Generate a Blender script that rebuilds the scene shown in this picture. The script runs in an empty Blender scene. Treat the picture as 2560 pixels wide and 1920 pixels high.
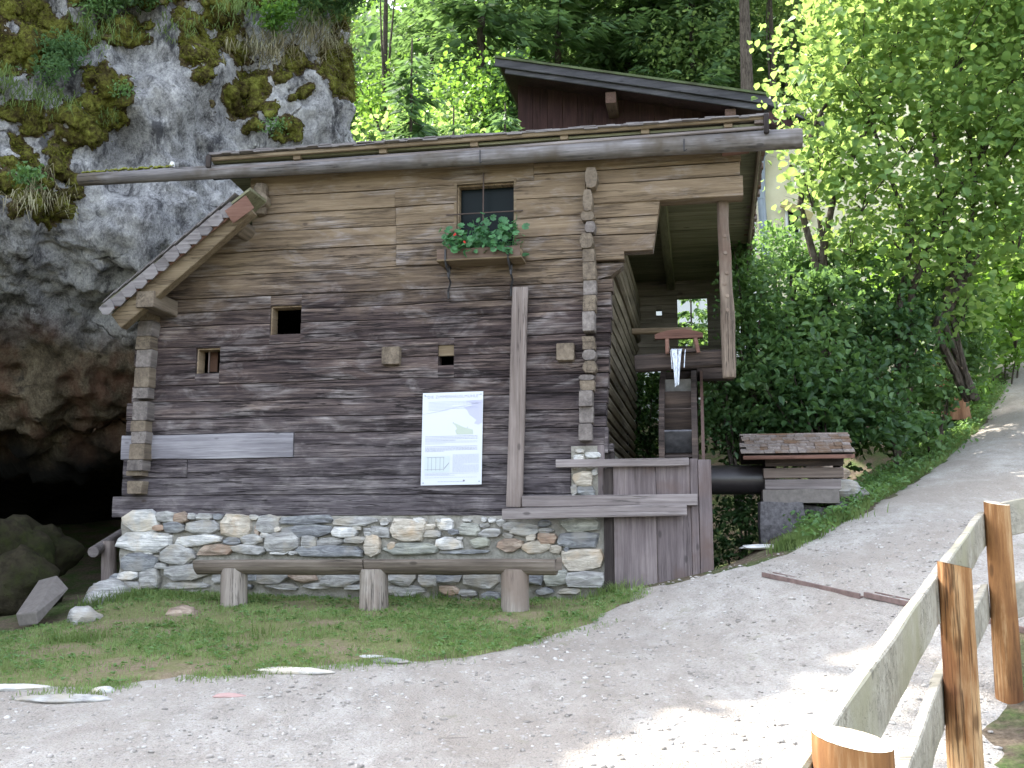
import bpy, bmesh, math, random
import numpy as np
from math import radians, sin, cos, tan, atan, pi
from mathutils import Vector, Matrix
rng = np.random.default_rng(7); random.seed(7)
SC = bpy.context.scene; COL = SC.collection

# ------------------------------------------------------------------ camera, sky, sun, exposure
F_PX, HORIZON, EYE = 1040.0, 535.0, 1.6
TH = atan((HORIZON - 384) / F_PX)
cam_d = bpy.data.cameras.new('camera'); cam = bpy.data.objects.new('camera', cam_d); COL.objects.link(cam)
cam.location = (0, 0, EYE); cam.rotation_euler = (pi / 2 + TH, 0, 0)
cam_d.sensor_width = 36; cam_d.lens = 36 * F_PX / 1024; cam_d.clip_end = 500; cam_d.clip_start = .05
SC.camera = cam
SUN_DIR = Vector((-.56, .40, .735)).normalized()
SUN_EL = math.asin(SUN_DIR.z); SUN_AZ = math.atan2(SUN_DIR.x, SUN_DIR.y)
W = bpy.data.worlds.new('World'); SC.world = W; W.use_nodes = True
_n = W.node_tree.nodes; _bg = _n['Background']; _sky = _n.new('ShaderNodeTexSky')
_sky.sky_type = 'NISHITA'; _sky.sun_disc = False; _sky.sun_elevation = SUN_EL; _sky.sun_rotation = SUN_AZ
_sky.air_density = 1.0; _sky.dust_density = 2.5; _sky.ozone_density = 1.0
_hs = _n.new('ShaderNodeHueSaturation'); _hs.inputs['Saturation'].default_value = .48; W.node_tree.links.new(_sky.outputs[0], _hs.inputs['Color']); W.node_tree.links.new(_hs.outputs[0], _bg.inputs[0]); _bg.inputs[1].default_value = .15
sd = bpy.data.lights.new('sun', 'SUN'); sd.energy = 2.1; sd.angle = radians(.5); sd.color = (1, .95, .86)
sun = bpy.data.objects.new('sun', sd); COL.objects.link(sun)
sun.rotation_euler = (-SUN_DIR).to_track_quat('-Z', 'Y').to_euler(); sun.location = (-8, 8, 14)
SC.view_settings.view_transform = 'Standard'; SC.view_settings.look = 'None'
SC.view_settings.gamma = 1; SC.view_settings.use_curve_mapping = False
SC.view_settings.exposure = 2.85
SC.render.engine = 'CYCLES'

# ------------------------------------------------------------------ geometry of the place
# the mill front is a vertical plane turned about 10 degrees; everything on it is measured there
A = radians(10.4); MO = np.array([-1.419, 10.5, 0.0])
def ray(px, py):
    x = (px - 512) / F_PX; y = (384 - py) / F_PX
    return np.array([x, cos(TH) - y * sin(TH), sin(TH) + y * cos(TH)])
CP = np.array([0, 0, EYE])
def at(px, py, Y):
    r = ray(px, py); return CP + r * (Y / r[1])
UX = np.array([cos(A), -sin(A), 0]); VX = np.array([sin(A), cos(A), 0])
def to_loc(p):
    q = np.asarray(p) - MO; return np.array([q @ UX, q @ VX, q[2]])
def to_w(l): return MO + UX * l[0] + VX * l[1] + np.array([0, 0, l[2]])
def M(px, py, y=0.0):                       # point of the plane y metres behind the mill front, mill coordinates
    r = ray(px, py); t = (y + MO @ VX - CP @ VX) / (r @ VX); return to_loc(CP + r * t)
def proj(P):
    P = np.atleast_2d(P); q = P - CP
    dep = q[:, 1] * cos(TH) + q[:, 2] * sin(TH); dep = np.where(dep < .1, .1, dep)
    return np.stack([512 + F_PX * q[:, 0] / dep, 384 - F_PX * (-q[:, 1] * sin(TH) + q[:, 2] * cos(TH)) / dep], 1)

# ------------------------------------------------------------------ vector noise
def _h(ix, iy, iz, s):
    s = int(s)
    n = (ix * 374761393 + iy * 668265263 + iz * 2147483647 + s * 974634777) & 0xffffffff
    n = ((n ^ (n >> 13)) * 1274126177) & 0xffffffff
    return ((n ^ (n >> 16)) & 0xffff) / 65535.0
def vnoise(P, s=0):
    P = np.atleast_2d(np.asarray(P, float)); i = np.floor(P).astype(np.int64); f = P - i; f = f * f * (3 - 2 * f)
    r = 0
    for dx in (0, 1):
        for dy in (0, 1):
            for dz in (0, 1):
                w = (f[:, 0] if dx else 1 - f[:, 0]) * (f[:, 1] if dy else 1 - f[:, 1]) * (f[:, 2] if dz else 1 - f[:, 2])
                r = r + w * _h(i[:, 0] + dx, i[:, 1] + dy, i[:, 2] + dz, s)
    return r * 2 - 1
def fbm(P, o=4, s=0, g=.5):
    P = np.atleast_2d(np.asarray(P, float)); r = 0; a = 1
    for k in range(o): r = r + a * vnoise(P * 2 ** k + 17.3 * k, s + k); a *= g
    return r
def sstep(a, b, x): t = np.clip((x - a) / (b - a), 0, 1); return t * t * (3 - 2 * t)
def n1(x, s=0): return float(vnoise([[x, s * 3.7, .5]], s)[0])

# ------------------------------------------------------------------ object helpers
def tag(o, label=None, cat=None, group=None, kind=None):
    if label: o['label'] = label
    if cat: o['category'] = cat
    if group: o['group'] = group
    if kind: o['kind'] = kind
    return o
def link(name, me, mat, parent=None, **k):
    if mat is not None and not me.materials: me.materials.append(mat)
    o = bpy.data.objects.new(name, me); COL.objects.link(o)
    if parent is not None: o.parent = parent
    return tag(o, **k)
def empty(name, loc=(0, 0, 0), rz=0, **k):
    o = bpy.data.objects.new(name, None); COL.objects.link(o); o.location = loc; o.rotation_euler[2] = rz
    o.empty_display_size = .2
    return tag(o, **k)
def mill_empty(name, **k): return empty(name, MO, -A, **k)
def np_mesh(V, F, smooth=False):
    me = bpy.data.meshes.new('m'); V = np.asarray(V, np.float32); F = np.asarray(F, np.int32)
    me.vertices.add(len(V)); me.vertices.foreach_set('co', V.ravel())
    k = F.shape[1]; me.loops.add(F.size); me.loops.foreach_set('vertex_index', F.ravel())
    me.polygons.add(len(F)); me.polygons.foreach_set('loop_start', np.arange(0, F.size, k, dtype=np.int32))
    me.polygons.foreach_set('loop_total', np.full(len(F), k, np.int32))
    me.update(calc_edges=True)
    if smooth: me.polygons.foreach_set('use_smooth', np.ones(len(F), bool))
    return me
class MB:
    def __init__(s): s.v = []; s.f = []
    def add(s, V, F):
        b = len(s.v); s.v += [tuple(map(float, p)) for p in V]; s.f += [tuple(i + b for i in f) for f in F]; return s
    def loft(s, rings, cap=True, closed=True):
        n = len(rings[0]); V = [p for r in rings for p in r]; F = []
        m = n if closed else n - 1
        for i in range(len(rings) - 1):
            for j in range(m):
                k = (j + 1) % n; F.append((i * n + j, i * n + k, (i + 1) * n + k, (i + 1) * n + j))
        if cap and closed:
            F.append(tuple(range(n - 1, -1, -1))); F.append(tuple((len(rings) - 1) * n + j for j in range(n)))
        return s.add(V, F)
    def box(s, lo, hi):
        (a, b, c), (d, e, f) = lo, hi
        return s.add([(a, b, c), (d, b, c), (d, e, c), (a, e, c), (a, b, f), (d, b, f), (d, e, f), (a, e, f)],
                     [(0, 3, 2, 1), (4, 5, 6, 7), (0, 1, 5, 4), (1, 2, 6, 5), (2, 3, 7, 6), (3, 0, 4, 7)])
    def beam(s, p0, p1, w, h, up=(0, 0, 1), n=6, wob=.004, bev=.008, taper=1.0, seed=0):
        """hewn beam: w across, h along 'up'; slightly wavy, chamfered"""
        p0 = np.array(p0, float); p1 = np.array(p1, float); d = p1 - p0; L = np.linalg.norm(d); d /= L
        up = np.array(up, float); up = up - d * (up @ d); up /= np.linalg.norm(up); si = np.cross(d, up)
        b = min(bev, w * .3, h * .3); pts = []
        for a_, c_ in ((w / 2, h / 2 - b), (w / 2 - b, h / 2), (-w / 2 + b, h / 2), (-w / 2, h / 2 - b), (-w / 2, -h / 2 + b), (-w / 2 + b, -h / 2), (w / 2 - b, -h / 2), (w / 2, -h / 2 + b)): pts.append((a_, c_))
        R = []; ts = [0, b / L] + [i / n for i in range(1, n)] + [1 - b / L, 1]
        for q, t in enumerate(ts):
            k = 1 - (b * .8 / max(w, h)) if q in (0, len(ts) - 1) else 1
            g = (1 + (taper - 1) * t) * k; c = p0 + d * (L * t); r = []
            o1 = wob * n1(t * L * 2.3 + seed * 7.1, 3); o2 = wob * n1(t * L * 2.1 + seed * 5.7, 5)
            for j, (a_, c_) in enumerate(pts):
                e = wob * .6 * n1(t * L * 4 + j * 3.3 + seed, 9)
                r.append(c + si * (a_ * g + o1 + e) + up * (c_ * g + o2 + e))
            R.append(r)
        return s.loft(R)
    def rlog(s, p0, p1, r0, r1, seg=14, n=10, wob=.05, bend=.0, seed=0, flat=None):
        """round trunk, r0 -> r1, lumpy; bend in metres"""
        p0 = np.array(p0, float); p1 = np.array(p1, float); d = p1 - p0; L = np.linalg.norm(d); d /= L
        up = np.array([0, 0, 1.]) if abs(d[2]) < .8 else np.array([0, 1., 0]); up = up - d * (up @ d); up /= np.linalg.norm(up); si = np.cross(d, up)
        R = []
        ang = np.linspace(0, 2 * pi, seg, endpoint=False)
        for q, t in enumerate([0, .004] + [i / n for i in range(1, n)] + [.996, 1]):
            r = r0 + (r1 - r0) * t
            if q in (0, n + 2): r *= .93
            P = np.stack([np.cos(ang) * 1.3, np.sin(ang) * 1.3, np.full(seg, t * L * 3 + seed * 9.1)], 1)
            rr = r * (1 + wob * fbm(P, 2, seed)); c = p0 + d * (L * t)
            c = c + up * bend * sin(t * pi) + up * r * wob * n1(t * L * 1.7 + seed, 4) + si * r * wob * n1(t * L * 1.5 + seed, 8)
            ring = [c + si * (cos(a) * q_) + up * (sin(a) * q_) for a, q_ in zip(ang, rr)]
            if flat is not None:                                   # flat = share of radius kept above the axis
                ring = [p - up * max(0, (p - c) @ up - flat * r) for p in ring]
            R.append(ring)
        return s.loft(R)
    def poly(s, pts, y0, y1, bulge=0.0):
        """extrude polygon given in (x,z) from y0 (front) to y1 with rounded front"""
        c = np.mean(pts, 0); R = []
        for y, k in ((y1, 1.0), (y0 + bulge, 1.0), (y0 + bulge * .35, .9), (y0, .62)) if bulge else ((y1, 1.), (y0, 1.)):
            R.append([(c[0] + (p[0] - c[0]) * k, y, c[1] + (p[1] - c[1]) * k) for p in pts])
        return s.loft(R)
    def mesh(s, smooth=False):
        me = bpy.data.meshes.new('m'); me.from_pydata(s.v, [], s.f)
        bm = bmesh.new(); bm.from_mesh(me); bmesh.ops.recalc_face_normals(bm, faces=bm.faces); bm.to_mesh(me); bm.free()
        if smooth:
            for p in me.polygons: p.use_smooth = True
            me.set_sharp_from_angle(angle=radians(40))
        return me
    def build(s, name, mat, parent=None, smooth=True, **k): return link(name, s.mesh(smooth), mat, parent, **k)

# ------------------------------------------------------------------ materials
class NT:
    def __init__(s, name):
        s.m = bpy.data.materials.new(name); s.m.use_nodes = True; s.t = s.m.node_tree; s.t.nodes.clear()
        s.out = s.t.nodes.new('ShaderNodeOutputMaterial')
    def n(s, typ, **k):
        o = s.t.nodes.new('ShaderNode' + typ)
        for a, v in k.items():
            if a.startswith('_'): setattr(o, a[1:], v)
            else:
                key = int(a[1:]) if a[0] == 'i' and a[1:].isdigit() else a.replace('__', ' ')
                if hasattr(v, 'is_linked') or isinstance(v, bpy.types.NodeSocket): s.t.links.new(v, o.inputs[key])
                else: o.inputs[key].default_value = v
        return o
    def math(s, op, a, b=0.0, c=None, clamp=False):
        o = s.n('Math', _operation=op, _use_clamp=clamp)
        for i, v in enumerate((a, b, c)):
            if v is None: continue
            if isinstance(v, bpy.types.NodeSocket): s.t.links.new(v, o.inputs[i])
            else: o.inputs[i].default_value = v
        return o.outputs[0]
    def ramp(s, fac, stops, interp='LINEAR'):
        o = s.t.nodes.new('ShaderNodeValToRGB'); e = o.color_ramp.elements; o.color_ramp.interpolation = interp
        while len(e) < len(stops): e.new(.5)
        for q, (p, c) in zip(e, stops):
            q.position = p; q.color = (c, c, c, 1) if isinstance(c, (int, float)) else (*c, 1)
        s.t.links.new(fac, o.inputs[0]); return o.outputs[0]
    def mix(s, f, a, b, mode='MIX'):
        o = s.t.nodes.new('ShaderNodeMix'); o.data_type = 'RGBA'; o.blend_type = mode
        for i, v in ((0, f), (6, a), (7, b)):
            if isinstance(v, bpy.types.NodeSocket): s.t.links.new(v, o.inputs[i])
            elif i == 0: o.inputs[0].default_value = v
            else: o.inputs[i].default_value = (*v, 1)
        return o.outputs[2]
    def coords(s, scale=(1, 1, 1), rand=0.0, kind='Object', rot=(0, 0, 0)):
        tc = s.n('TexCoord').outputs[kind]
        if rand:
            oi = s.n('ObjectInfo').outputs['Random']; v = s.n('CombineXYZ', X=s.math('MULTIPLY', oi, rand), Y=s.math('MULTIPLY', oi, rand * 1.7), Z=s.math('MULTIPLY', oi, rand * .6)).outputs[0]
            tc = s.n('VectorMath', _operation='ADD', i0=tc, i1=v).outputs[0]
        mp = s.n('Mapping'); s.t.links.new(tc, mp.inputs[0]); mp.inputs['Scale'].default_value = scale; mp.inputs['Rotation'].default_value = rot
        return mp.outputs[0]
    def noise(s, v, scale=1, detail=5, rough=.55, dist=0.0):
        return s.n('TexNoise', Vector=v, Scale=scale, Detail=detail, Roughness=rough, Distortion=dist).outputs[0]
    def principled(s, col, rough=.8, bump=None, strength=.5, dist=.01, spec=.3, **k):
        b = s.n('BsdfPrincipled'); b.inputs['Specular IOR Level'].default_value = spec
        for key, v in (('Base Color', col), ('Roughness', rough)):
            if isinstance(v, bpy.types.NodeSocket): s.t.links.new(v, b.inputs[key])
            else: b.inputs[key].default_value = (*v, 1) if key == 'Base Color' else v
        if bump is not None:
            bp = s.n('Bump', Strength=strength, Distance=dist, Height=bump); s.t.links.new(bp.outputs[0], b.inputs['Normal'])
        s.t.links.new(b.outputs[0], s.out.inputs[0]); return s.m

def wood(name, dark, mid, light, axis='x', rand=9.0, grain=26, crack=.55, bump=.6, spots=True, stain=None):
    """weathered timber; axis = direction of the grain in object coordinates"""
    t = NT(name)
    def sc(a, b): return tuple(a if q == axis else b for q in 'xyz')
    c = t.coords(sc(1.3, grain * 1.7), rand); c2 = t.coords((1, 1, 1), rand)
    g = t.noise(c, 1.0, 9, .72, .15); big = t.noise(t.coords(sc(.8, 3.5), rand), 1.0, 4, .6, .3)
    f = t.math('ADD', t.math('MULTIPLY', g, .6), t.math('MULTIPLY', big, .4))
    col = t.ramp(f, [(.33, dark), (.5, mid), (.66, light)])
    if stain:
        col = t.mix(t.ramp(t.noise(c2, 1.6, 4, .6), [(.48, 0), (.64, 1)]), col, stain)
    # long drying cracks
    ck = t.noise(t.coords(sc(.55, 22), rand), 1.0, 5, .6, .2); ln = t.ramp(t.math('ABSOLUTE', t.math('SUBTRACT', ck, .5)), [(0.0, 1), (.008, .8), (.02, 0)])
    gate = t.ramp(t.noise(t.coords(sc(.9, 2.5), rand), 1.0, 2), [(.5, 0), (.6, 1)]); ln = t.math('MULTIPLY', ln, gate)
    col = t.mix(t.math('MULTIPLY', ln, crack), col, tuple(x * .18 for x in dark))
    h = t.math('SUBTRACT', f, t.math('MULTIPLY', ln, .5))
    if spots:
        vo = t.n('TexVoronoi', Vector=t.coords(sc(2.6, 6.0), rand), Scale=1.0, Randomness=1.0).outputs['Distance']
        k = t.ramp(vo, [(0.0, 1), (.07, .9), (.12, 0)]); col = t.mix(t.math('MULTIPLY', k, .75), col, tuple(x * .35 for x in mid))
    return t.principled(col, .85, h, bump, .012, .25)
# ---- the mill front: warm and pale under the eaves, dark brown in the middle, violet grey with bleached streaks low down
def wall_wood(name, shift=0.0, axis='x'):
    t = NT(name)
    tc = t.n('TexCoord').outputs['Object']; z = t.n('SeparateXYZ', Vector=tc).outputs[2]
    sc = lambda a, b: tuple(a if q == axis else b for q in 'xyz')
    g = t.noise(t.coords(sc(1.6, 62), 11), 1, 10, .76, .15)
    g2 = t.noise(t.coords(sc(.9, 9), 11), 1, 7, .72, .3)
    big = t.noise(t.coords((.9, .9, 1.3)), 1.6, 4, .6, .5)
    f = t.math('ADD', t.math('MULTIPLY', g, .5), t.math('MULTIPLY', g2, .5))
    hi = t.ramp(f, [(.32, (.07, .047, .03)), (.43, (.145, .105, .068)), (.55, (.215, .16, .105)), (.68, (.31, .245, .17))])
    md = t.ramp(f, [(.38, (.016, .011, .012)), (.475, (.045, .032, .032)), (.55, (.105, .077, .07)), (.65, (.30, .24, .205))])
    lo = t.ramp(f, [(.38, (.024, .019, .022)), (.465, (.066, .056, .062)), (.55, (.135, .119, .126)), (.65, (.31, .285, .29))])
    zz = t.math('ADD', z, t.math('ADD', t.math('MULTIPLY', t.math('SUBTRACT', big, .5), 1.3), t.math('ADD', t.math('MULTIPLY', t.math('SUBTRACT', g2, .5), .9), shift)))
    a = t.ramp(t.math('DIVIDE', t.math('SUBTRACT', zz, 3.55), 1.4, clamp=True), [(.15, 0), (.85, 1)])
    b = t.ramp(t.math('DIVIDE', t.math('SUBTRACT', zz, 1.9), 1.5, clamp=True), [(.1, 0), (.9, 1)])
    col = t.mix(a, t.mix(b, lo, md), hi)
    # bleached smears and streaks
    sm = t.ramp(t.noise(t.coords(sc(1.5, 3.4), 3), 1.4, 6, .62, .8), [(.50, 0), (.70, 1)])
    sm = t.math('MULTIPLY', sm, t.ramp(g, [(.4, .1), (.6, .8)])); col = t.mix(sm, col, (.33, .30, .295))
    ck = t.noise(t.coords(sc(.5, 15), 11, rot=(0, .035, 0)), 1, 6, .62, .3)
    ln = t.ramp(t.math('ABSOLUTE', t.math('SUBTRACT', ck, .5)), [(0, 1), (.008, .9), (.018, 0)])
    ln = t.math('MULTIPLY', ln, t.ramp(t.noise(t.coords(sc(.8, 2.6), 11), 1, 2), [(.40, 0), (.48, 1)]))
    ck2 = t.noise(t.coords(sc(1.1, 40), 17), 1, 3, .5, .2)
    l2 = t.math('MULTIPLY', t.ramp(t.math('ABSOLUTE', t.math('SUBTRACT', ck2, .5)), [(0, 1), (.01, .5), (.02, 0)]), t.ramp(t.noise(t.coords(sc(1.7, 5), 5), 1, 2), [(.5, 0), (.6, .8)]))
    ln = t.math('MULTIPLY', t.math('MAXIMUM', ln, l2), t.math('SUBTRACT', 1.0, t.math('MULTIPLY', a, .6)))
    col = t.mix(t.math('MULTIPLY', ln, .85), col, (.012, .009, .009))
    vo = t.n('TexVoronoi', Vector=t.coords(sc(2.2, 4.2), 9), Scale=1.0).outputs['Distance']
    k = t.ramp(vo, [(0, 1), (.045, .9), (.075, .25), (.1, 0)]); col = t.mix(t.math('MULTIPLY', k, .7), col, (.05, .035, .03))
    h = t.math('SUBTRACT', t.math('ADD', f, t.math('MULTIPLY', g2, .5)), t.math('MULTIPLY', ln, .9))
    return t.principled(col, .82, h, .8, .018, .25)
m_wall = wall_wood('weathered_log_wall')
m_pale = wood('pale_silver_log', (.09, .085, .10), (.215, .205, .225), (.38, .37, .39), rand=5, crack=.6)
m_end = wood('log_end_grain', (.06, .047, .038), (.15, .12, .09), (.25, .205, .155), axis='y', grain=14, crack=.6, spots=False)
m_endlow = wood('log_end_grey', (.065, .056, .055), (.155, .135, .125), (.27, .24, .22), axis='y', grain=14, crack=.6, spots=False)
m_pole = wood('grey_eaves_pole', (.055, .052, .055), (.16, .15, .152), (.33, .315, .33), grain=16, crack=.8, stain=(.10, .085, .07))
m_tan = wood('sheltered_brown_timber', (.075, .052, .033), (.17, .128, .082), (.25, .20, .135), grain=22)
m_tanz = wood('sheltered_brown_timber_deep', (.12, .078, .045), (.24, .18, .12), (.36, .28, .19), axis='y', grain=18)
m_red = wood('fresh_reddish_board', (.085, .042, .032), (.16, .085, .064), (.24, .145, .115), grain=20, crack=.3)
m_grey = wood('grey_plank', (.09, .078, .076), (.19, .165, .16), (.31, .28, .27), grain=24, crack=.7)
m_greyz = wood('grey_upright_plank', (.10, .08, .07), (.20, .165, .15), (.32, .275, .255), axis='z', grain=24, crack=.7)
m_gatez = wood('weathered_gate_board', (.065, .052, .052), (.145, .12, .122), (.235, .20, .195), axis='z', grain=18, crack=.4, stain=(.12, .085, .075))
m_dkz = wood('dark_wet_timber', (.012, .010, .010), (.035, .028, .027), (.085, .07, .065), axis='z', grain=16)
m_dkx = wood('dark_wet_beam', (.014, .011, .010), (.045, .034, .03), (.11, .08, .065), axis='x', grain=16)
m_green = wood('greenish_roof_board', (.07, .07, .045), (.17, .17, .105), (.28, .27, .18), grain=14, crack=.3)
m_greeny = wood('greenish_rafter', (.07, .072, .045), (.15, .155, .09), (.24, .24, .15), axis='y', grain=14, crack=.3)
m_back = wood('shaded_back_wall_board', (.08, .07, .057), (.19, .17, .14), (.31, .28, .24), grain=14)
m_side = wood('side_wall_log', (.05, .042, .033), (.16, .135, .10), (.27, .235, .175), axis='y', grain=12)
m_bark = wood('peeled_round_post', (.075, .057, .045), (.21, .165, .13), (.36, .285, .225), axis='z', grain=7, crack=.8, stain=(.12, .08, .06))
m_shing = wood('grey_shingle', (.09, .08, .082), (.18, .165, .165), (.29, .27, .268), grain=20, rand=13, crack=.4)
m_shing2 = wood('brown_grey_shingle', (.09, .075, .068), (.18, .15, .135), (.28, .24, .215), axis='y', grain=20, rand=13, crack=.4, stain=(.13, .08, .05))
m_post = wood('honey_peeled_post', (.05, .02, .010), (.27, .13, .05), (.62, .44, .24), axis='z', grain=9, crack=.7, stain=(.14, .055, .022))
m_rail = wood('pale_mossy_rail', (.17, .155, .125), (.33, .305, .25), (.46, .435, .37), grain=13, crack=.4, stain=(.31, .295, .21))
m_cut = wood('sawn_end', (.45, .34, .22), (.62, .50, .36), (.72, .62, .48), axis='y', grain=9, crack=.2, spots=False)
m_bench = wood('bench_half_log', (.06, .048, .04), (.14, .115, .095), (.25, .215, .18), grain=16, crack=.8)
m_benchleg = wood('bench_leg', (.13, .105, .09), (.27, .235, .205), (.40, .36, .32), axis='z', grain=14, crack=.8, stain=(.22, .175, .145))

def plain(name, col, rough=.8, nz=.15, scale=20, bump=.2, spec=.3, metal=0):
    t = NT(name); n = t.noise(t.coords((1, 1, 1), 5), scale, 5, .6)
    c = t.ramp(n, [(.3, tuple(x * (1 - nz) for x in col)), (.7, tuple(min(1, x * (1 + nz)) for x in col))])
    m = t.principled(c, rough, n, bump, .005, spec); m.node_tree.nodes['Principled BSDF'].inputs['Metallic'].default_value = metal; return m
m_iron = plain('black_wrought_iron', (.03, .03, .034), .5, spec=.5)
m_rust = plain('rusty_steel', (.17, .12, .11), .7, .35, 12)
m_bar = plain('dark_rusty_bar', (.07, .05, .042), .7)
m_zinc = plain('zinc_drainpipe', (.22, .26, .31), .4, .1, 6, spec=.5)
m_conc = plain('old_concrete', (.10, .095, .10), .95, .45, 26, .8)
m_block = plain('grey_block_stone', (.15, .135, .125), .95, .2, 18, .5)
m_void = plain('void_shade_black', (.012, .011, .011), .95, .2)  # near-black colour stands in for the darkness of closed spaces

def stone_mat(name, base, vein, tint, seed):
    t = NT(name); c = t.coords((1, 1, 2.6), 23, rot=(0, .35, 0))
    n = t.noise(c, 5.5, 8, .7, .8); st = t.noise(t.coords((2.2, 2, 24), 23, rot=(0, .25, 0)), 1, 5, .7, 1.2)
    f = t.math('ADD', t.math('MULTIPLY', n, .5), t.math('MULTIPLY', st, .5))
    col = t.ramp(f, [(.32, tuple(x * .42 for x in base)), (.47, base), (.58, vein), (.72, tuple(min(.8, x * 1.25) for x in vein))])
    tt = t.ramp(t.noise(t.coords((1, 1, 1), 31), 4, 3), [(.5, 0), (.66, .8)]); col = t.mix(tt, col, tint)
    return t.principled(col, .9, f, 1, .035, .25)
MS = {'g': stone_mat('grey_gneiss', (.28, .275, .265), (.47, .465, .445), (.37, .335, .275), 1),
      'b': stone_mat('blue_grey_slate', (.17, .175, .185), (.32, .33, .335), (.27, .26, .24), 2),
      'w': stone_mat('white_limestone', (.42, .42, .41), (.70, .69, .66), (.58, .51, .40), 3),
      'o': stone_mat('ochre_stone', (.26, .20, .155), (.45, .37, .30), (.38, .26, .19), 4),
      't': stone_mat('tan_stone', (.38, .34, .28), (.61, .56, .48), (.50, .38, .26), 5),
      'v': stone_mat('greenish_stone', (.26, .265, .235), (.43, .43, .38), (.33, .33, .26), 6)}
t = NT('lime_mortar'); n = t.noise(t.coords(), 14, 8, .7); m_mortar = t.principled(t.ramp(n, [(.3, (.20, .19, .165)), (.7, (.38, .365, .325))]), .95, n, 1, .03, .1)

def leaf_mat(name, cols, trans, tfac=.42, rough=.5, spec=.35):
    t = NT(name); p = t.n('NewGeometry').outputs['Position']
    n = t.noise(p, 1.3, 2, .5); n2 = t.n('TexWhiteNoise', Vector=t.n('VectorMath', _operation='SNAP', i0=p, i1=(.12, .12, .12)).outputs[0]).outputs[0]
    f = t.math('ADD', t.math('MULTIPLY', n, .55), t.math('MULTIPLY', n2, .45)); c = t.ramp(f, [(.25, cols[0]), (.5, cols[1]), (.8, cols[2])])
    b = t.n('BsdfPrincipled', Roughness=rough); b.inputs['Specular IOR Level'].default_value = spec; t.t.links.new(c, b.inputs['Base Color'])
    tr = t.n('BsdfTranslucent', Color=(*trans, 1)); mx = t.n('MixShader', Fac=tfac, i1=b.outputs[0], i2=tr.outputs[0]); t.t.links.new(mx.outputs[0], t.out.inputs[0]); return t.m
L_hazel = leaf_mat('hazel_leaf', ((.05, .11, .03), (.10, .19, .05), (.16, .27, .08)), (.40, .55, .14), .45)
L_hazel2 = leaf_mat('hazel_leaf_deep', ((.03, .085, .018), (.06, .15, .028), (.11, .21, .04)), (.26, .45, .06), .45)
L_shrub = leaf_mat('shrub_leaf', ((.016, .045, .018), (.045, .105, .035), (.11, .19, .07)), (.15, .28, .06), .3)
L_shrubm = leaf_mat('mid_shrub_leaf', ((.03, .075, .03), (.075, .15, .05), (.15, .25, .09)), (.22, .38, .09), .36)
L_shrub2 = leaf_mat('light_shrub_leaf', ((.06, .13, .05), (.11, .21, .08), (.18, .29, .13)), (.25, .42, .10), .4)
L_spruce = leaf_mat('spruce_needles', ((.035, .075, .032), (.07, .135, .05), (.12, .20, .075)), (.22, .36, .10), .38, .7)
L_spruceb = leaf_mat('young_spruce_needles', ((.035, .085, .035), (.07, .15, .06), (.12, .21, .09)), (.2, .34, .10), .35, .7)
L_wood = leaf_mat('forest_leaf', ((.045, .095, .03), (.10, .175, .05), (.17, .26, .08)), (.38, .52, .15), .45)
L_ger = leaf_mat('geranium_leaf', ((.03, .10, .04), (.05, .155, .06), (.08, .21, .08)), (.12, .3, .07), .25)
L_grass = leaf_mat('lawn_blade', ((.17, .20, .08), (.18, .26, .095), (.27, .35, .14)), (.22, .34, .07), .3, .7, .15)
L_grassr = leaf_mat('rank_grass_blade', ((.07, .11, .035), (.12, .18, .06), (.20, .26, .10)), (.28, .38, .10), .35, .7, .15)
L_dry = leaf_mat('dry_grass_blade', ((.18, .15, .09), (.27, .24, .15), (.34, .33, .21)), (.3, .3, .15), .25, .8, .1)
L_moss = leaf_mat('moss_tuft', ((.03, .028, .008), (.085, .09, .018), (.18, .20, .04)), (.25, .26, .03), .25, .9, .05)
t = NT('flower_red'); m_flower = t.principled((.55, .04, .03), .6)
# ------------------------------------------------------------------ terrain
def plane_z(y): return .96 - .0914 * (10.3 - y)
G = [(x, y, plane_z(y) + .02 * x) for x in (-5, -2, 1) for y in (-3, 1, 4, 6.5)]
G += [(-.5, 8.3, plane_z(8.3)), (1.2, 8.2, plane_z(8.2) + .03)]
G += [tuple(to_w(M(px, py, y))) for px, py, y in ((118, 592, .0), (250, 597, .0), (370, 601, 0), (500, 603, 0), (600, 599, -.05), (630, 591, -.2), (656, 587, -.2), (714, 574, -.2))]
G += [tuple(at(*q)) for q in ((60, 626, 9.6), (20, 640, 9.2), (0, 691, 6.9), (100, 612, 10.3), (60, 598, 12), (40, 596, 14.5),
      (765, 550, 10.0), (800, 527, 10.7), (850, 500, 11.8), (900, 475, 13), (960, 430, 15), (1000, 390, 17), (1010, 363, 18.5),
      (1024, 620, 6.9), (1024, 560, 8), (1024, 500, 10.2), (1024, 450, 12.5), (1024, 400, 15.5), (780, 600, 8.3))]
G += [(2.8, 6.0, .69), (1.87, 4.4, .42), (.65, 2.0, .18), (8, 7, 1.2), (10, 3, .6), (5, 0, .1), (3, -3, -.2), (14, 14, 3.0), (13, 20, 4.6), (9, 22, 4.4), (0, 17, .9), (-6, 16, 1.0), (4, 24, 3.4), (-12, 8, .8), (18, 8, 2.2), (20, 30, 7), (-10, 30, 5), (5, 30, 5)]
G = np.array(G)
def _tps():
    n = len(G); d = np.linalg.norm(G[:, None, :2] - G[None, :, :2], axis=2); K = np.where(d > 0, d * d * np.log(d + 1e-9), 0) + np.eye(n) * .02
    P = np.c_[np.ones(n), G[:, :2]]; Amat = np.block([[K, P], [P.T, np.zeros((3, 3))]])
    return np.linalg.solve(Amat, np.r_[G[:, 2], np.zeros(3)])
_W = _tps()
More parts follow.
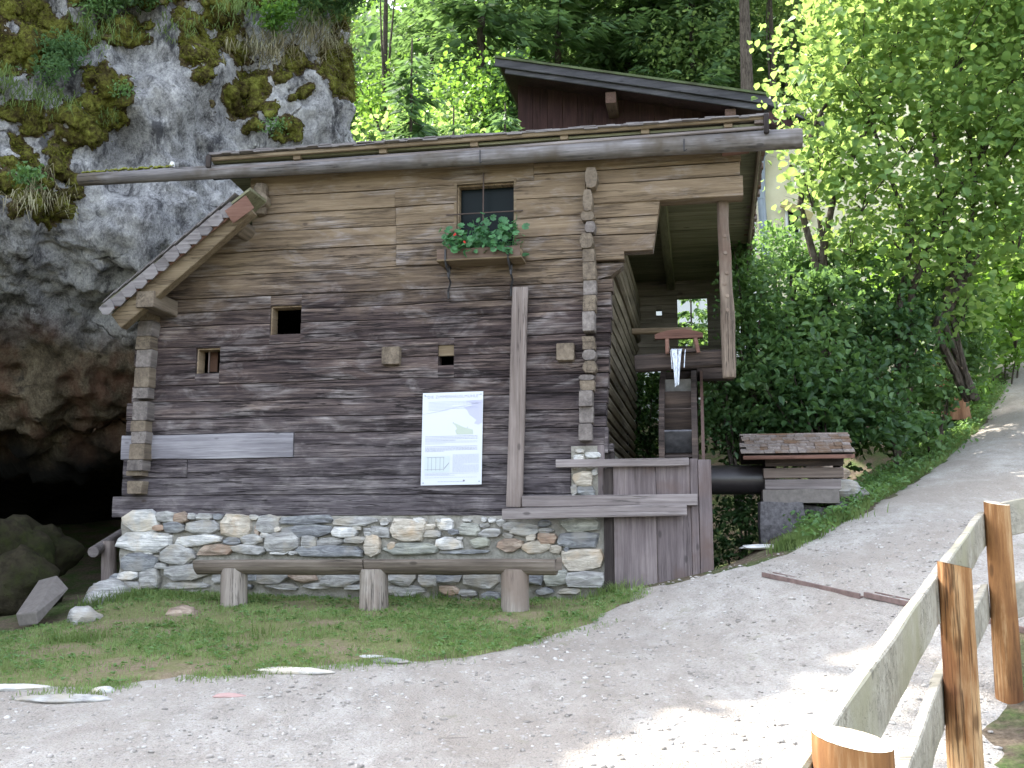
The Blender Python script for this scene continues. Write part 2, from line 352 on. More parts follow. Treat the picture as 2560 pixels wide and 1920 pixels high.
def base_z(XY):
    XY = np.atleast_2d(XY); d = np.linalg.norm(XY[:, None, :] - G[None, :, :2], axis=2)
    K = np.where(d > 0, d * d * np.log(d + 1e-9), 0); return K @ _W[:len(G)] + _W[-3] + XY @ _W[-2:]
def seg_side(XY, L):                         # distance to a polyline, positive on its left
    best = np.full(len(XY), 1e9); sg = np.ones(len(XY))
    for a, b in zip(L[:-1], L[1:]):
        a = np.array(a); b = np.array(b); d = b - a; t = np.clip(((XY - a) @ d) / (d @ d), 0, 1); q = XY - (a + t[:, None] * d)
        r = np.hypot(q[:, 0], q[:, 1]); s = np.sign(d[0] * q[:, 1] - d[1] * q[:, 0]); m = r < best; best = np.where(m, r, best); sg = np.where(m, s, sg)
    return best * sg
LIP = [to_w([1.6, .12, 0])[:2], to_w([3.3, .1, 0])[:2], at(740, 560, 9.8)[:2], at(768, 546, 10.4)[:2], at(800, 520, 11.7)[:2], at(862, 480, 12.6)[:2], at(905, 462, 14.2)[:2], at(955, 425, 16)[:2], at(990, 385, 18)[:2], at(1000, 360, 21)[:2], (12, 40)]
def in_poly(XY, poly):
    x, y = XY[:, 0], XY[:, 1]; r = np.zeros(len(XY), bool); n = len(poly); j = n - 1
    for i in range(n):
        xi, yi = poly[i][0], poly[i][1]; xj, yj = poly[j][0], poly[j][1]
        c = ((yi > y) != (yj > y)) & (x < (xj - xi) * (y - yi) / (yj - yi + 1e-12) + xi); r ^= c; j = i
    return r
RAV = LIP + [(-30, 60), (-30, 14), tuple(to_w([1.0, 6, 0])[:2]), tuple(to_w([1.0, .12, 0])[:2])]
def ground_z(XY):
    XY = np.atleast_2d(XY).astype(float); z = base_z(np.c_[XY[:, 0], np.minimum(XY[:, 1], 30)])
    q = XY - MO[:2]; lx = q @ UX[:2]; ly = q @ VX[:2]
    d = np.abs(seg_side(XY, LIP)); inside = in_poly(XY, RAV) & (lx > 1.55) & (ly < 14)
    dr = np.where(inside, sstep(0, .55, d) * 1.25 * sstep(1.55, 1.75, lx) * (1 - sstep(7, 14, ly)), 0)
    z = z - dr
    z = z + np.maximum(0, XY[:, 1] - 27) * .62
    # little bank at the left corner of the wall, and hummocks
    b = np.exp(-(((lx + 2.35) / .55) ** 2 + ((ly + .55) / .45) ** 2)); z = z + .06 * b
    P = np.c_[XY, np.zeros(len(XY))]
    return z + .018 * fbm(P * 1.3, 3, 5) * sstep(0, 3, XY[:, 1])
def hit_ground(px, py):
    r = ray(px, py); lo, hi = 1.0, 40.0; t = np.linspace(1.5, 40, 700)
    P = CP + r * (t / r[1])[:, None]; g = ground_z(P[:, :2]); k = np.argmax(P[:, 2] < g); return P[k]
LAWN_EDGE = [hit_ground(*p)[:2] for p in ((-60, 690), (0, 691), (87, 697), (120, 686), (174, 680), (260, 676), (347, 668), (395, 664), (476, 657), (563, 634), (606, 624), (622, 610), (645, 592))]
PATH_L = LAWN_EDGE + [tuple(to_w([2.35, -.2, 0])[:2]), tuple(to_w([3.35, -.15, 0])[:2]), at(752, 562, 9.7)[:2], at(790, 556, 9.6)[:2], at(825, 532, 10.3)[:2], at(870, 508, 11.2)[:2], at(925, 478, 12.6)[:2], at(975, 437, 14.9)[:2], at(1000, 398, 17)[:2], at(1008, 363, 19)[:2]]
FENCE = [(.05, .8), (.65, 2.0), (1.87, 4.4), (2.8, 6.0)]
_nl = len(LAWN_EDGE)
PATH_POLY = [(-9, LAWN_EDGE[0][1] + .25)] + [(p[0] - (.10 if i < _nl else 0), p[1] + (.28 if i < _nl - 1 else 0)) for i, p in enumerate(PATH_L)] + [(14, 24), (16, 16), (9, 9), (3.9, 7.7), (2.75, 5.95), (1.85, 4.4), (.8, 1.9), (-.3, -1), (-9, -1)]
LAWN_POLY = [tuple(p) for p in LAWN_EDGE] + [tuple(to_w([2.3, -.1, 0])[:2]), tuple(to_w([1.9, .02, 0])[:2]), tuple(to_w([-2.62, .02, 0])[:2]), hit_ground(95, 612)[:2], hit_ground(60, 630)[:2], hit_ground(-60, 640)[:2]]
def jag(XY, a=.12, s=0): P = np.c_[XY * 2.2, np.zeros(len(XY))]; return XY + a * np.stack([fbm(P, 4, s), fbm(P, 4, s + 9)], 1)
def sheet(x0, x1, y0, y1, step, mask=None, lift=0.0, drop=0.0):
    xs = np.arange(x0, x1 + step, step); ys = np.arange(y0, y1 + step, step); X, Y = np.meshgrid(xs, ys); XY = np.c_[X.ravel(), Y.ravel()]
    nx, ny = len(xs), len(ys); i, j = np.meshgrid(np.arange(nx - 1), np.arange(ny - 1)); a = (j * nx + i).ravel(); Fq = np.c_[a, a + 1, a + nx + 1, a + nx]
    if mask is not None:
        c = XY[Fq].mean(1); Fq = Fq[mask(c)]
        u, inv = np.unique(Fq, return_inverse=True); XY = XY[u]; Fq = inv.reshape(Fq.shape)
    if mask is not None:                                            # round off the stepped outline
        E = np.concatenate([Fq[:, [0, 1]], Fq[:, [1, 2]], Fq[:, [2, 3]], Fq[:, [3, 0]]]); Es = np.sort(E, 1); key = Es[:, 0].astype(np.int64) * len(XY) + Es[:, 1]; u_, ix, ct = np.unique(key, return_index=True, return_counts=True); B = Es[ix[ct == 1]]
        XY = XY.copy(); bd = np.unique(B)
        for _ in range(5):
            acc = np.zeros_like(XY); cn = np.zeros(len(XY)); np.add.at(acc, B[:, 0], XY[B[:, 1]]); np.add.at(acc, B[:, 1], XY[B[:, 0]]); np.add.at(cn, B[:, 0], 1); np.add.at(cn, B[:, 1], 1)
            XY[bd] = .45 * XY[bd] + .55 * acc[bd] / cn[bd][:, None]
    Z = ground_z(XY) + lift
    if mask is not None: Z[bd] -= drop
    return np.c_[XY, Z], Fq

t = NT('forest_soil'); n = t.noise(t.coords(), 3, 6, .65); n2 = t.noise(t.coords(), 28, 5, .7)
c = t.mix(t.ramp(n, [(.42, 0), (.6, 1)]), t.ramp(n2, [(.3, (.06, .045, .03)), (.7, (.17, .135, .10))]), t.ramp(n2, [(.3, (.035, .055, .018)), (.7, (.09, .13, .04))]))
m_soil = t.principled(c, .95, n2, .8, .03, .15)
t = NT('pale_gravel'); big = t.noise(t.coords((1, .6, 1)), .8, 5, .6, .5); n2 = t.noise(t.coords(), 60, 6, .8); n3 = t.noise(t.coords((1, .5, 1)), 5, 6, .7, .6)
v1 = t.n('TexVoronoi', Vector=t.coords(), Scale=70.0).outputs; v2 = t.n('TexVoronoi', Vector=t.coords((1, .7, 1)), Scale=24.0).outputs
c = t.ramp(t.math('ADD', t.math('MULTIPLY', n2, .55), t.math('MULTIPLY', n3, .45)), [(.36, (.21, .19, .165)), (.46, (.335, .31, .28)), (.54, (.41, .385, .352)), (.66, (.53, .505, .472))])
c = t.mix(t.ramp(big, [(.40, .65), (.6, 0)]), c, (.30, .262, .225))
c = t.mix(t.math('MULTIPLY', t.ramp(v2[1], [(.6, 0), (.85, .5)]), t.ramp(v2[0], [(.2, 1), (.4, 0)])), c, (.50, .49, .48))
c = t.mix(t.ramp(v1[1], [(.10, .4), (.2, 0)]), c, (.14, .13, .12))
gr = t.ramp(t.noise(t.coords(), 2.0, 6, .7), [(.60, 0), (.70, .5)]); c = t.mix(gr, c, (.20, .20, .12))
h = t.math('ADD', t.math('MULTIPLY', n2, .6), t.math('SUBTRACT', .6, t.math('MULTIPLY', v1[0], .8)))
m_gravel = t.principled(c, .95, h, .8, .018, .15)
t = NT('turf_soil'); n = t.noise(t.coords(), 2.2, 6, .65, .5); n2 = t.noise(t.coords(), 40, 5, .7)
c = t.mix(t.ramp(n, [(.45, 0), (.62, 1)]), t.ramp(n2, [(.3, (.11, .115, .05)), (.7, (.20, .21, .09))]), t.ramp(n2, [(.3, (.13, .10, .065)), (.7, (.29, .235, .16))]))
m_turf = t.principled(c, .95, n2, .8, .02, .15)

# fine ground where it is seen, coarse to the horizon
V, Fq = sheet(-16, 16, -4, 30, .2); _i = np.ones(len(V), bool)
for _dx in (-.22, 0, .22):
    for _dy in (-.22, 0, .22): _q = V[:, :2] + [_dx, _dy]; _i &= in_poly(_q, PATH_POLY) | in_poly(_q, LAWN_POLY)
V[:, 2] -= .04 * _i; link('ground', np_mesh(V, Fq, True), m_soil, kind='structure')
def far_ground():
    xs = np.r_[np.arange(-160, -15, 9.0), -16, np.arange(-15.8, 16, .2) if False else [], np.arange(-16, 17, 4.0), np.arange(20, 170, 9.0)]
    xs = np.unique(xs); ys = np.unique(np.r_[np.arange(-150, -5, 9.0), -4, 5, 14, 22, 30, 34, np.arange(38, 150, 7.0)])
    X, Y = np.meshgrid(xs, ys); XY = np.c_[X.ravel(), Y.ravel()]; nx, ny = len(xs), len(ys)
    i, j = np.meshgrid(np.arange(nx - 1), np.arange(ny - 1)); a = (j * nx + i).ravel(); Fq = np.c_[a, a + 1, a + nx + 1, a + nx]
    c = XY[Fq].mean(1); Fq = Fq[~((abs(c[:, 0]) < 12) & (c[:, 1] > 0) & (c[:, 1] < 22))]
    q = np.c_[np.clip(XY[:, 0], -18, 20), np.clip(XY[:, 1], -6, 30)]
    z = base_z(q); dr = np.maximum(0, XY[:, 1] - 27) * .62
    z = np.clip(z, -1.5, 9) + dr + .25 * np.maximum(0, abs(XY[:, 0]) - 22)
    onb = (abs(XY[:, 0]) <= 16) & (XY[:, 1] >= -4) & (XY[:, 1] <= 30); z = np.where(onb, ground_z(XY) - .35, z)
    return np_mesh(np.c_[XY, z], Fq, True)
link('hillside', far_ground(), m_soil, kind='structure')
V, Fq = sheet(-8, 15, -1, 24, .07, lambda c: in_poly(jag(c, .16, 3), PATH_POLY), .010, .03); V[:, 2] += .006 * fbm(V * 4, 3, 8)
link('path', np_mesh(V, Fq, True), m_gravel, kind='structure')
V, Fq = sheet(-6, 3, 5, 13, .06, lambda c: in_poly(jag(c, .11, 6), LAWN_POLY), .026, .045); V[:, 2] += .008 * fbm(V * 3.5, 3, 11)
link('turf', np_mesh(V, Fq, True), m_turf, kind='structure')

# ------------------------------------------------------------------ cliff with the cave below its overhang
CU = [(-13, 4.0), (-10, 6.8), (-8.4, 9.2), (-6.5, 10.9), (-4.6, 12.0), (-3.2, 12.7), (-2.4, 13.2), (-2.25, 13.9), (-2.45, 15.2), (-3.0, 17.5), (-4.2, 21), (-6, 27)]
CR = [  # (offset back, height above the eye)
    (9.0, 12.2), (5.0, 11.6), (2.4, 10.8), (1.2, 9.6), (.7, 8.4), (.4, 7.2), (.2, 6.2), (.05, 5.3), (.0, 4.4), (-.12, 3.7), (-.1, 3.2), (.1, 2.88), (.75, 2.72), (1.1, 2.35), (1.3, 1.9), (1.6, 1.5), (2.0, 1.28),
    (3.6, 1.35), (6.0, 1.2), (8.2, .9), (9.2, .2), (9.0, -1.2)]
def resample(P, n, dens=None):
    P = np.array(P, float); s = np.r_[0, np.cumsum(np.linalg.norm(np.diff(P, axis=0), axis=1))]
    ts = np.linspace(0, s[-1], n)
    def cr(k):
        r = np.interp(ts, s, P[:, k]); w = max(1, n // 60); ker = np.ones(2 * w + 1) / (2 * w + 1)
        return np.convolve(np.pad(r, w, mode='edge'), ker, 'valid')
    return np.stack([cr(0), cr(1)], 1)
NU, NV = 560, 540
cu = resample(CU, NU); cr = resample(CR, NV)
tx = np.gradient(cu, axis=0); tx /= np.linalg.norm(tx, axis=1)[:, None]; back = np.stack([-tx[:, 1], tx[:, 0]], 1)  # left normal: into the rock
def cliff_pts():
    U = np.repeat(np.arange(NU)[:, None], NV, 1); off = cr[:, 0][None, :].repeat(NU, 0); z = cr[:, 1][None, :].repeat(NU, 0) + EYE
    x0 = cu[:, 0][:, None]
    k = sstep(-2.2, -1.6, x0)                                   # round the right corner the undercut fades
    off = np.where(z < EYE + 2.85, off * (1 - k * .9), off * (1 - .75 * sstep(-4.5, -2.4, x0) * (z < EYE + 9)))
    x0 = x0 - 0
    z = z + sstep(EYE + 1.2, EYE + 2.6, z) * (1 - sstep(EYE + 3.2, EYE + 5, z)) * (-.10 * (x0 + 3.5))   # lip of the overhang dips to the right
    bx = back[:, 0][:, None]; by = back[:, 1][:, None]
    X = x0 + bx * off; Y = cu[:, 1][:, None] + by * off
    return np.stack([X, Y, z], 2).reshape(-1, 3)
CV = cliff_pts()
def grid_norm(V):
    g = V.reshape(NU, NV, 3); a = np.gradient(g, axis=0); b = np.gradient(g, axis=1); n = np.cross(b, a); n /= np.linalg.norm(n, axis=2)[..., None] + 1e-9
    return n.reshape(-1, 3)
CN = grid_norm(CV)
w_ = np.array([1, 1, 1.0])
d1 = fbm(CV * .55 + 4, 4, 21); ridg = 1 - np.abs(fbm(CV * np.array([1.1, 1.1, .8]) + 9, 5, 31)); d3 = fbm(CV * 3.2, 4, 41)
# slanting blocks: cellular steps
def cells(P, s):
    q = P * s; i = np.floor(q).astype(np.int64); best = np.full(len(P), 9.); sec = np.full(len(P), 9.); val = np.zeros(len(P))
    for dx in (-1, 0, 1):
        for dy in (-1, 0, 1):
            for dz in (-1, 0, 1):
                c = i + np.array([dx, dy, dz]); o = np.stack([_h(c[:, 0], c[:, 1], c[:, 2], k) for k in (1, 2, 3)], 1)
                d = np.linalg.norm(q - (c + o), axis=1); m = d < best
                sec = np.where(m, best, np.minimum(sec, d)); best = np.where(m, d, best); val = np.where(m, _h(c[:, 0], c[:, 1], c[:, 2], 7), val)
    return best, sec - best, val
_, ed, cv = cells(CV + .35 * np.stack([d1, fbm(CV * .8, 3, 51), d1], 1), .62); _, ed2, cv2 = cells(CV + .2 * np.stack([d3, d1, d3], 1), 2.0)
disp = -.15 + .30 * d1 + .42 * (ridg - .6) + .07 * d3 + .28 * (cv - .5) * sstep(0, .15, ed) + .09 * (cv2 - .5) - .05 * (1 - sstep(0, .06, ed)) + .045 * fbm(CV * 7.5, 4, 61)
px = proj(CV)
amp = np.where(CV[:, 2] < EYE + 1.3, .8, 1.0); CV = CV + CN * (disp * amp)[:, None]
ii, jj = np.meshgrid(np.arange(NU - 1), np.arange(NV - 1), indexing='ij'); a_ = (ii * NV + jj).ravel(); CF = np.c_[a_, a_ + 1, a_ + NV + 1, a_ + NV]
t = NT('grey_limestone'); P = t.n('NewGeometry').outputs['Position']; z = t.n('SeparateXYZ', Vector=P).outputs[2]
b1 = t.noise(t.coords((1, 1, .7)), 1.1, 6, .65, .1); b2 = t.noise(t.coords((1, 1, .8)), 7, 8, .74, .0); b3 = t.noise(t.coords((1.3, 1.3, 1)), 30, 8, .8)
f = t.math('ADD', t.math('MULTIPLY', b1, .25), t.math('ADD', t.math('MULTIPLY', b2, .38), t.math('MULTIPLY', b3, .37)))
c = t.ramp(f, [(.38, (.045, .045, .05)), (.435, (.17, .17, .176)), (.49, (.33, .33, .338)), (.55, (.53, .53, .53)), (.61, (.78, .78, .78))])
lich = t.ramp(t.noise(t.coords(), 19, 5, .78, .0), [(.57, 0), (.64, .75)]); c = t.mix(lich, c, (.52, .52, .53))
dk = t.ramp(t.noise(t.coords((1.2, 1.2, .5)), 2.4, 5, .75, .1), [(.36, .85), (.47, 0)]); c = t.mix(dk, c, (.035, .035, .042))
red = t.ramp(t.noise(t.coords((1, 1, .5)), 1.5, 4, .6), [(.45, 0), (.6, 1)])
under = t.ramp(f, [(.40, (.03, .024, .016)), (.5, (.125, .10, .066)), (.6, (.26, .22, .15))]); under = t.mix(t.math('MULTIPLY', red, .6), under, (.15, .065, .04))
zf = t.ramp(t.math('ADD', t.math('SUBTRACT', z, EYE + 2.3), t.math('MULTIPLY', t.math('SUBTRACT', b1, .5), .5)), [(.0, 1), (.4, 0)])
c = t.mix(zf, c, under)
cave_shade = t.ramp(t.math('ADD', t.math('SUBTRACT', z, EYE + .9), t.math('MULTIPLY', t.math('SUBTRACT', b1, .5), 1.0)), [(.0, 1), (.5, 0)]); c = t.mix(cave_shade, c, (.010, .009, .008))  # darkness of the cave painted into the rock: near-black low down
cw = t.n('TexVoronoi', Vector=t.n('VectorMath', _operation='ADD', i0=t.coords((1, 1, 1.5)), i1=t.n('VectorMath', _operation='SCALE', i0=t.n('TexNoise', Vector=t.coords(), Scale=1.4, Detail=4.0).outputs[1], Scale=.9).outputs[0]).outputs[0], Scale=1.1, _feature='DISTANCE_TO_EDGE').outputs[0]
ckk = t.math('MULTIPLY', t.ramp(cw, [(0, 1), (.012, .6), (.03, 0)]), t.ramp(b1, [(.52, 0), (.62, .7)]))
c = t.mix(ckk, c, (.02, .02, .022))
hh = t.math('SUBTRACT', t.math('ADD', t.math('MULTIPLY', b2, .7), t.math('MULTIPLY', b3, .4)), t.math('MULTIPLY', ckk, .6))
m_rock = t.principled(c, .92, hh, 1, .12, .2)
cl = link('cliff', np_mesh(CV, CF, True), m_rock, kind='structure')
# rock that closes the cave on the left and the ground behind the cliff top
def boulder(name, c, r, mat, seed, sub=4, rough=.28, rot=0, **k):
    bm = bmesh.new(); bmesh.ops.create_icosphere(bm, subdivisions=sub, radius=1); me = bpy.data.meshes.new('m'); bm.to_mesh(me); bm.free()
    V = np.zeros(len(me.vertices) * 3); me.vertices.foreach_get('co', V); V = V.reshape(-1, 3)
    _, e, cvv = cells(V * 1.2 + seed * 3.1, 1.3)
    V = V * (1 + rough * fbm(V * 1.1 + seed * 5, 4, seed) + rough * .5 * (cvv - .5))[:, None]
    V = V * np.array(r); cs, sn = cos(rot), sin(rot); V = np.c_[V[:, 0] * cs - V[:, 1] * sn, V[:, 0] * sn + V[:, 1] * cs, V[:, 2]]
    me.vertices.foreach_set('co', V.astype(np.float32).ravel()); me.polygons.foreach_set('use_smooth', np.ones(len(me.polygons), bool)); me.update()
    me.set_sharp_from_angle(angle=radians(50)); o = link(name, me, mat, **k); o.location = c; return o
# ------------------------------------------------------------------ the mill
mill = mill_empty('log_mill', label='weathered log mill on a rubble stone base beside the cliff', cat='mill')
R1 = random.Random(3)
# seams between the wall logs, read off the photograph at one place of the wall
ROWY = [158, 189, 207, 225, 245, 267, 290, 304, 318, 340, 357, 379, 397, 414, 431, 456, 475, 495, 516]
RZ = [M(395, y)[2] for y in ROWY]
XL = lambda px, py: M(px, py)[0]
def left_end(row):            # x of the left end of a log of this row
    y = (ROWY[row] + ROWY[row + 1]) / 2
    if row == 0: return XL(251, 175)
    if y < 236: return XL(252, y)
    if y < 290: return XL(233 - (y - 232) * 67 / 58, y)
    if y < 304: return XL(157, y)
    if row == 17: return XL(112, 505)
    return XL(np.interp(y, [310, 330, 375, 445, 500], [142, 138, 133, 123, 119.5]) + R1.uniform(-2, 2), y)
JO = {1: [395], 2: [396], 3: [397], 4: [397, 'X'], 14: [295], 15: [190]}
WIN = [(457, 514, 183.5, 247), (270, 301, 305.5, 334), (196, 220, 348, 373), (438, 454, 345, 365)]
WL = []
for a, b, c, d in WIN:
    p = M((a + b) / 2, d); q = M((a + b) / 2, c); WL.append((M(a, (c + d) / 2)[0], M(b, (c + d) / 2)[0], p[2], q[2]))
def right_end(row):
    if row == 0: return XL(534, 165)
    if row == 16: return XL(571, 480)
    if row in (15,): return XL(571.5, 466)
    if row == 17: return XL(603, 507)
    if row in (14,): return XL(608, 440)
    if row <= 4: return XL(586, 220)
    return XL(586, 350)
def seamz(r, x): return RZ[r] + .014 * n1(x * .8, 40 + r) + .008 * n1(x * 3.1, 60 + r)
def wall_log(row, x0, x1, mat=None, y0=0.0, thick=.16, zt=None, zb=None, seed=0, name='log', rnd=.0, parent=mill):
    out = []; xs = sorted(set([x0, x1] + [x for x in np.arange(x0 + .12, x1 - .06, .12)] + [w for W_ in WL for w in W_[:2] if x0 < w < x1 and thick < .3 and y0 > -.05 and zt is None]))
    def sect(x, b, t_):
        o = .010 * n1(x * 1.6, seed + row) ; h = t_ - b; e = min(.004, h * .2)
        return [(x, y0 + .014, b), (x, y0 + .001 + o, b + e), (x, y0 - .003 + o, b + h * .3), (x, y0 - .004 + o, b + h * .7), (x, y0 + .0 + o, t_ - e), (x, y0 + .012, t_), (x, y0 + thick, t_), (x, y0 + thick, b)]
    def run(xa, xb, fb, ft):
        ring = []; seq = [x for x in xs if xa - 1e-6 <= x <= xb + 1e-6]
        for k, x in enumerate(seq):
            b, t_ = fb(x), ft(x); s_ = sect(x, b, t_); ring.append(s_)
        if len(ring) > 1: out.append(MB().loft(ring).build(name, mat or m_wall, parent, smooth=False))
    fb = (lambda x: seamz(row + 1, x) + .0016) if zb is None else zb; ft = (lambda x: seamz(row, x) - .0016) if zt is None else zt
    cuts = []
    if zt is None:
        for (wa, wb, wz0, wz1) in WL:
            if wb > x0 and wa < x1 and wz0 < RZ[row] - .01 and wz1 > RZ[row + 1] + .01: cuts.append((wa, wb, wz0, wz1))
    cuts.sort(); cur = x0
    for (wa, wb, wz0, wz1) in cuts:
        if wa > cur: run(cur, wa, fb, ft)
        if wz0 > RZ[row + 1] + .012: run(max(wa, x0), min(wb, x1), fb, lambda x, z=wz0: z)
        if wz1 < RZ[row] - .012: run(max(wa, x0), min(wb, x1), lambda x, z=wz1: z, ft)
        cur = wb
    if cur < x1 - .01: run(cur, x1, fb, ft)
    return out[0]
SLA, SLB = M(233, 231.5), M(150, 303.5)
def slope_x(z): return SLA[0] + (SLB[0] - SLA[0]) * (z - SLA[2]) / (SLB[2] - SLA[2])
for r in range(18):
    a, b = left_end(r), right_end(r)
    if 3 <= r <= 6: a = slope_x(RZ[r + 1])
    js = [XL(j, 400 if r > 8 else 220) for j in JO.get(r, []) if j != 'X']
    pts = [a] + js + [b]
    for k in range(len(pts) - 1):
        mat = m_pale if (r == 14 and k == 0) else None
        o_ = wall_log(r, pts[k] + .003, pts[k + 1] - .003, mat, y0=(-.012 if (r in (1, 2, 3, 4) and k == 1) or (r == 14 and k == 0) else 0) + R1.uniform(-.007, .007), seed=r * 3 + k)
        if k == 0 and 3 <= r <= 6:
            for v in o_.data.vertices:
                if v.co.x < slope_x(v.co.z) or v.co.x < pts[0] + .01: v.co.x = min(slope_x(v.co.z), XL(250, 225)) if v.co.x < pts[0] + .01 else max(v.co.x, min(slope_x(v.co.z), XL(250, 225)))
# slanting cut of the upper left: a thin dark verge covers it later; logs right of the corner (upper three run out to carry the roof)
def rowpiece(x0, x1, yt, yb, px, y0=0.0, thick=.16, mat=None, name='log', slant=0):
    zt, zb = M(px, yt)[2], M(px, yb)[2]
    return wall_log(0, x0, x1, mat, y0, thick, zt=lambda x: zt - .003 + .005 * n1(x * 1.7, int(yt)), zb=lambda x: zb + .003 + .005 * n1(x * 1.7, int(yb)), seed=int(yt), name=name)
rowpiece(XL(534, 165), XL(741, 160), 154, 165.8, 668); rowpiece(XL(534, 172), XL(740, 172), 166, 180.0, 668)
rowpiece(XL(586, 190), XL(743, 190), 180.3, 200.5, 668, y0=-.02, thick=.2)
# upper bracket of logs right of the corner
for (yt, yb, xr) in ((201, 216.5, 659), (216.5, 234, 657), (234, 251.5, 654)):
    o_ = rowpiece(XL(586, 220), XL(xr, 225), yt, yb, 630, y0=.0, slant=1); ea, eb = M(660, 200), M(652.5, 251)
    for v in o_.data.vertices:
        if v.co.x > XL(xr, 225) - .02: v.co.x = ea[0] + (eb[0] - ea[0]) * (v.co.z - ea[2]) / (eb[2] - ea[2])
for (yt, yb, xr) in (): pass
rowpiece(XL(586, 255), XL(624, 255), 251.5, 260, 610)
# short log ends right of the corner
EY = [263, 279, 292, 306.5, 318, 333, 346.5, 358, 372, 388, 403, 415, 426, 438, 447]
for k in range(len(EY) - 1):
    xr = 623 if k == 0 else np.interp(EY[k], [279, 360, 447], [612, 608.5, 603])
    o = rowpiece(XL(586, EY[k]), XL(xr + R1.uniform(-.7, .7), EY[k]), EY[k], EY[k + 1], 603, y0=R1.uniform(-.012, .012), thick=.16)
    if k == 0:
        for v in o.data.vertices:                                  # the topmost one is hewn to a slant
            if v.co.x > XL(604, 270):
                tt = (v.co.x - XL(604, 270)) / (XL(623, 270) - XL(604, 270)); zt = M(603, 263)[2]; v.co.z = max(v.co.z, zt - .15 + .11 * tt ** 1.5)
# crossing log ends on both corners, proud of the wall
def log_end(px, y_t, y_b, w_px, out=.13, mat=m_end, roundk=0.0, name='log_end', yb=.3):
    p = M(px, (y_t + y_b) / 2, -out * .6); hw = w_px / 2 * (10.3 / F_PX); h = M(px, y_t, -out * .6)[2] - M(px, y_b, -out * .6)[2]
    n = 10; pts = []
    if not roundk:
        c_ = .12 * min(hw, h / 2); n = 0; J = lambda: R1.uniform(-.06, .06) * hw; j_ = [J() for _ in range(4)]; hz = h / 2
        for (sx, sz, k_) in ((1, -1, 0), (1, 1, 1), (-1, 1, 2), (-1, -1, 3)):
            X_, Z_ = p[0] + sx * hw + j_[k_], p[2] + sz * hz
            for (ax_, az_) in (((-sx * c_, 0), (0, -sz * c_)) if k_ in (0, 2) else ((0, -sz * c_), (-sx * c_, 0))): pts.append((X_ + ax_, Z_ + az_))
    for i in range(n):
        a = 2 * pi * (i + .5) / n; e = 8 if not roundk else 3.4
        ca, sa = cos(a), sin(a); r_ = (abs(ca) ** e + abs(sa) ** e) ** (-1 / e); r_ *= 1 + R1.uniform(-.04, .03)
        pts.append((p[0] + hw * ca * r_, p[2] + (h / 2 - .001) * sa * r_))
    mb = MB(); c = np.mean(pts, 0); R = []
    dx = R1.uniform(-.012, .012)
    for y, k in ((yb, 1.0), (-out + .015, 1.0), (-out, .95)): R.append([(c[0] + (q[0] - c[0]) * k + (dx if y < 0 else 0), y, c[1] + (q[1] - c[1]) * k) for q in pts])
    return mb.loft(R).build(name, mat, mill, smooth=False)
for (t_, b_, x, w, rk, m_) in ((168, 190, 591, 13, 1, m_end), (190, 213, 589, 10, 1, m_end), (212, 222, 588, 14, 1, m_end), (222, 234, 591, 11, 1, m_endlow), (234, 250, 587, 14, 1, m_end), (250, 263, 590, 12, 0, m_end), (263, 281, 590, 13, 0, m_end), (281, 296, 590.5, 13, 0, m_endlow), (296, 312, 590.5, 13, 0, m_end), (312, 332, 590, 12.5, 0, m_endlow), (337, 342, 589, 12, 0, m_end), (342, 350, 590, 12, 0, m_end), (350, 361, 590, 14, 1, m_endlow), (361, 374, 589, 14, 1, m_end), (375, 381, 588, 16, 1, m_endlow), (381, 391, 587, 14, 0, m_end), (391, 407, 585.5, 13, 0, m_endlow), (407, 423.5, 585.5, 14, 0, m_endlow), (424, 441, 585, 13.5, 0, m_endlow)):
    log_end(x, t_, b_, w, R1.uniform(.10, .15), m_, rk)
YL = [311, 321.5, 337, 350, 368, 388, 399, 402, 421, 432, 444, 460, 471, 476, 481, 494]
for k in range(0, len(YL) - 1):
    if YL[k] in (399, 476, 460) and YL[k] != 460: continue
    x = np.interp(YL[k], [300, 400, 495], [149.5, 143, 135]); log_end(x + R1.uniform(-.6, .6), YL[k], YL[k + 1], 17.5, R1.uniform(.12, .16), (m_end, m_endlow)[k % 2], 0)
# wall plate beam of the lean-to seen from its end
mb = MB(); p = M(148, 301, -.45); mb.beam((p[0] - .01, -.5, p[2] + .01), (p[0] - .02, .8, p[2] + .01), .2, .17, n=4, seed=3); mb.build('wall_plate', m_end, mill)
# blocks (ends of cross beams)
for (a, b, c, d) in ((383, 401.5, 347, 365.5), (557, 575, 343.5, 361.5)):
    q = M(a, d); r_ = M(b, c); MB().beam(((q[0] + r_[0]) / 2, -.07, (q[2] + r_[2]) / 2), ((q[0] + r_[0]) / 2, .2, (q[2] + r_[2]) / 2), r_[0] - q[0], r_[2] - q[2], n=2, bev=.012).build('beam_end', m_end, mill)
MB().rlog((XL(264.5, 195), -.12, M(264, 203)[2]), (XL(263.5, 195), .1, M(264, 203)[2]), .085, .085, n=3).build('purlin_end', m_end, mill)
mb = MB(); q = M(258, 217); mb.beam((M(263, 186)[0], -.05, M(263, 186)[2]), (M(262, 216)[0], -.045, M(262, 216)[2]), .15, .12, up=(0, 1, 0), n=5, wob=.012, bev=.04); mb.build('corner_post_end', m_end, mill)
MB().rlog((M(238.5, 227.5, -.2)[0], -.26, M(238.5, 227.5, -.2)[2]), (M(238.5, 227.5, -.2)[0], .3, M(238.5, 227.5, -.2)[2]), .095, .1, n=3, seg=9, seed=4).build('purlin_end', m_end, mill)
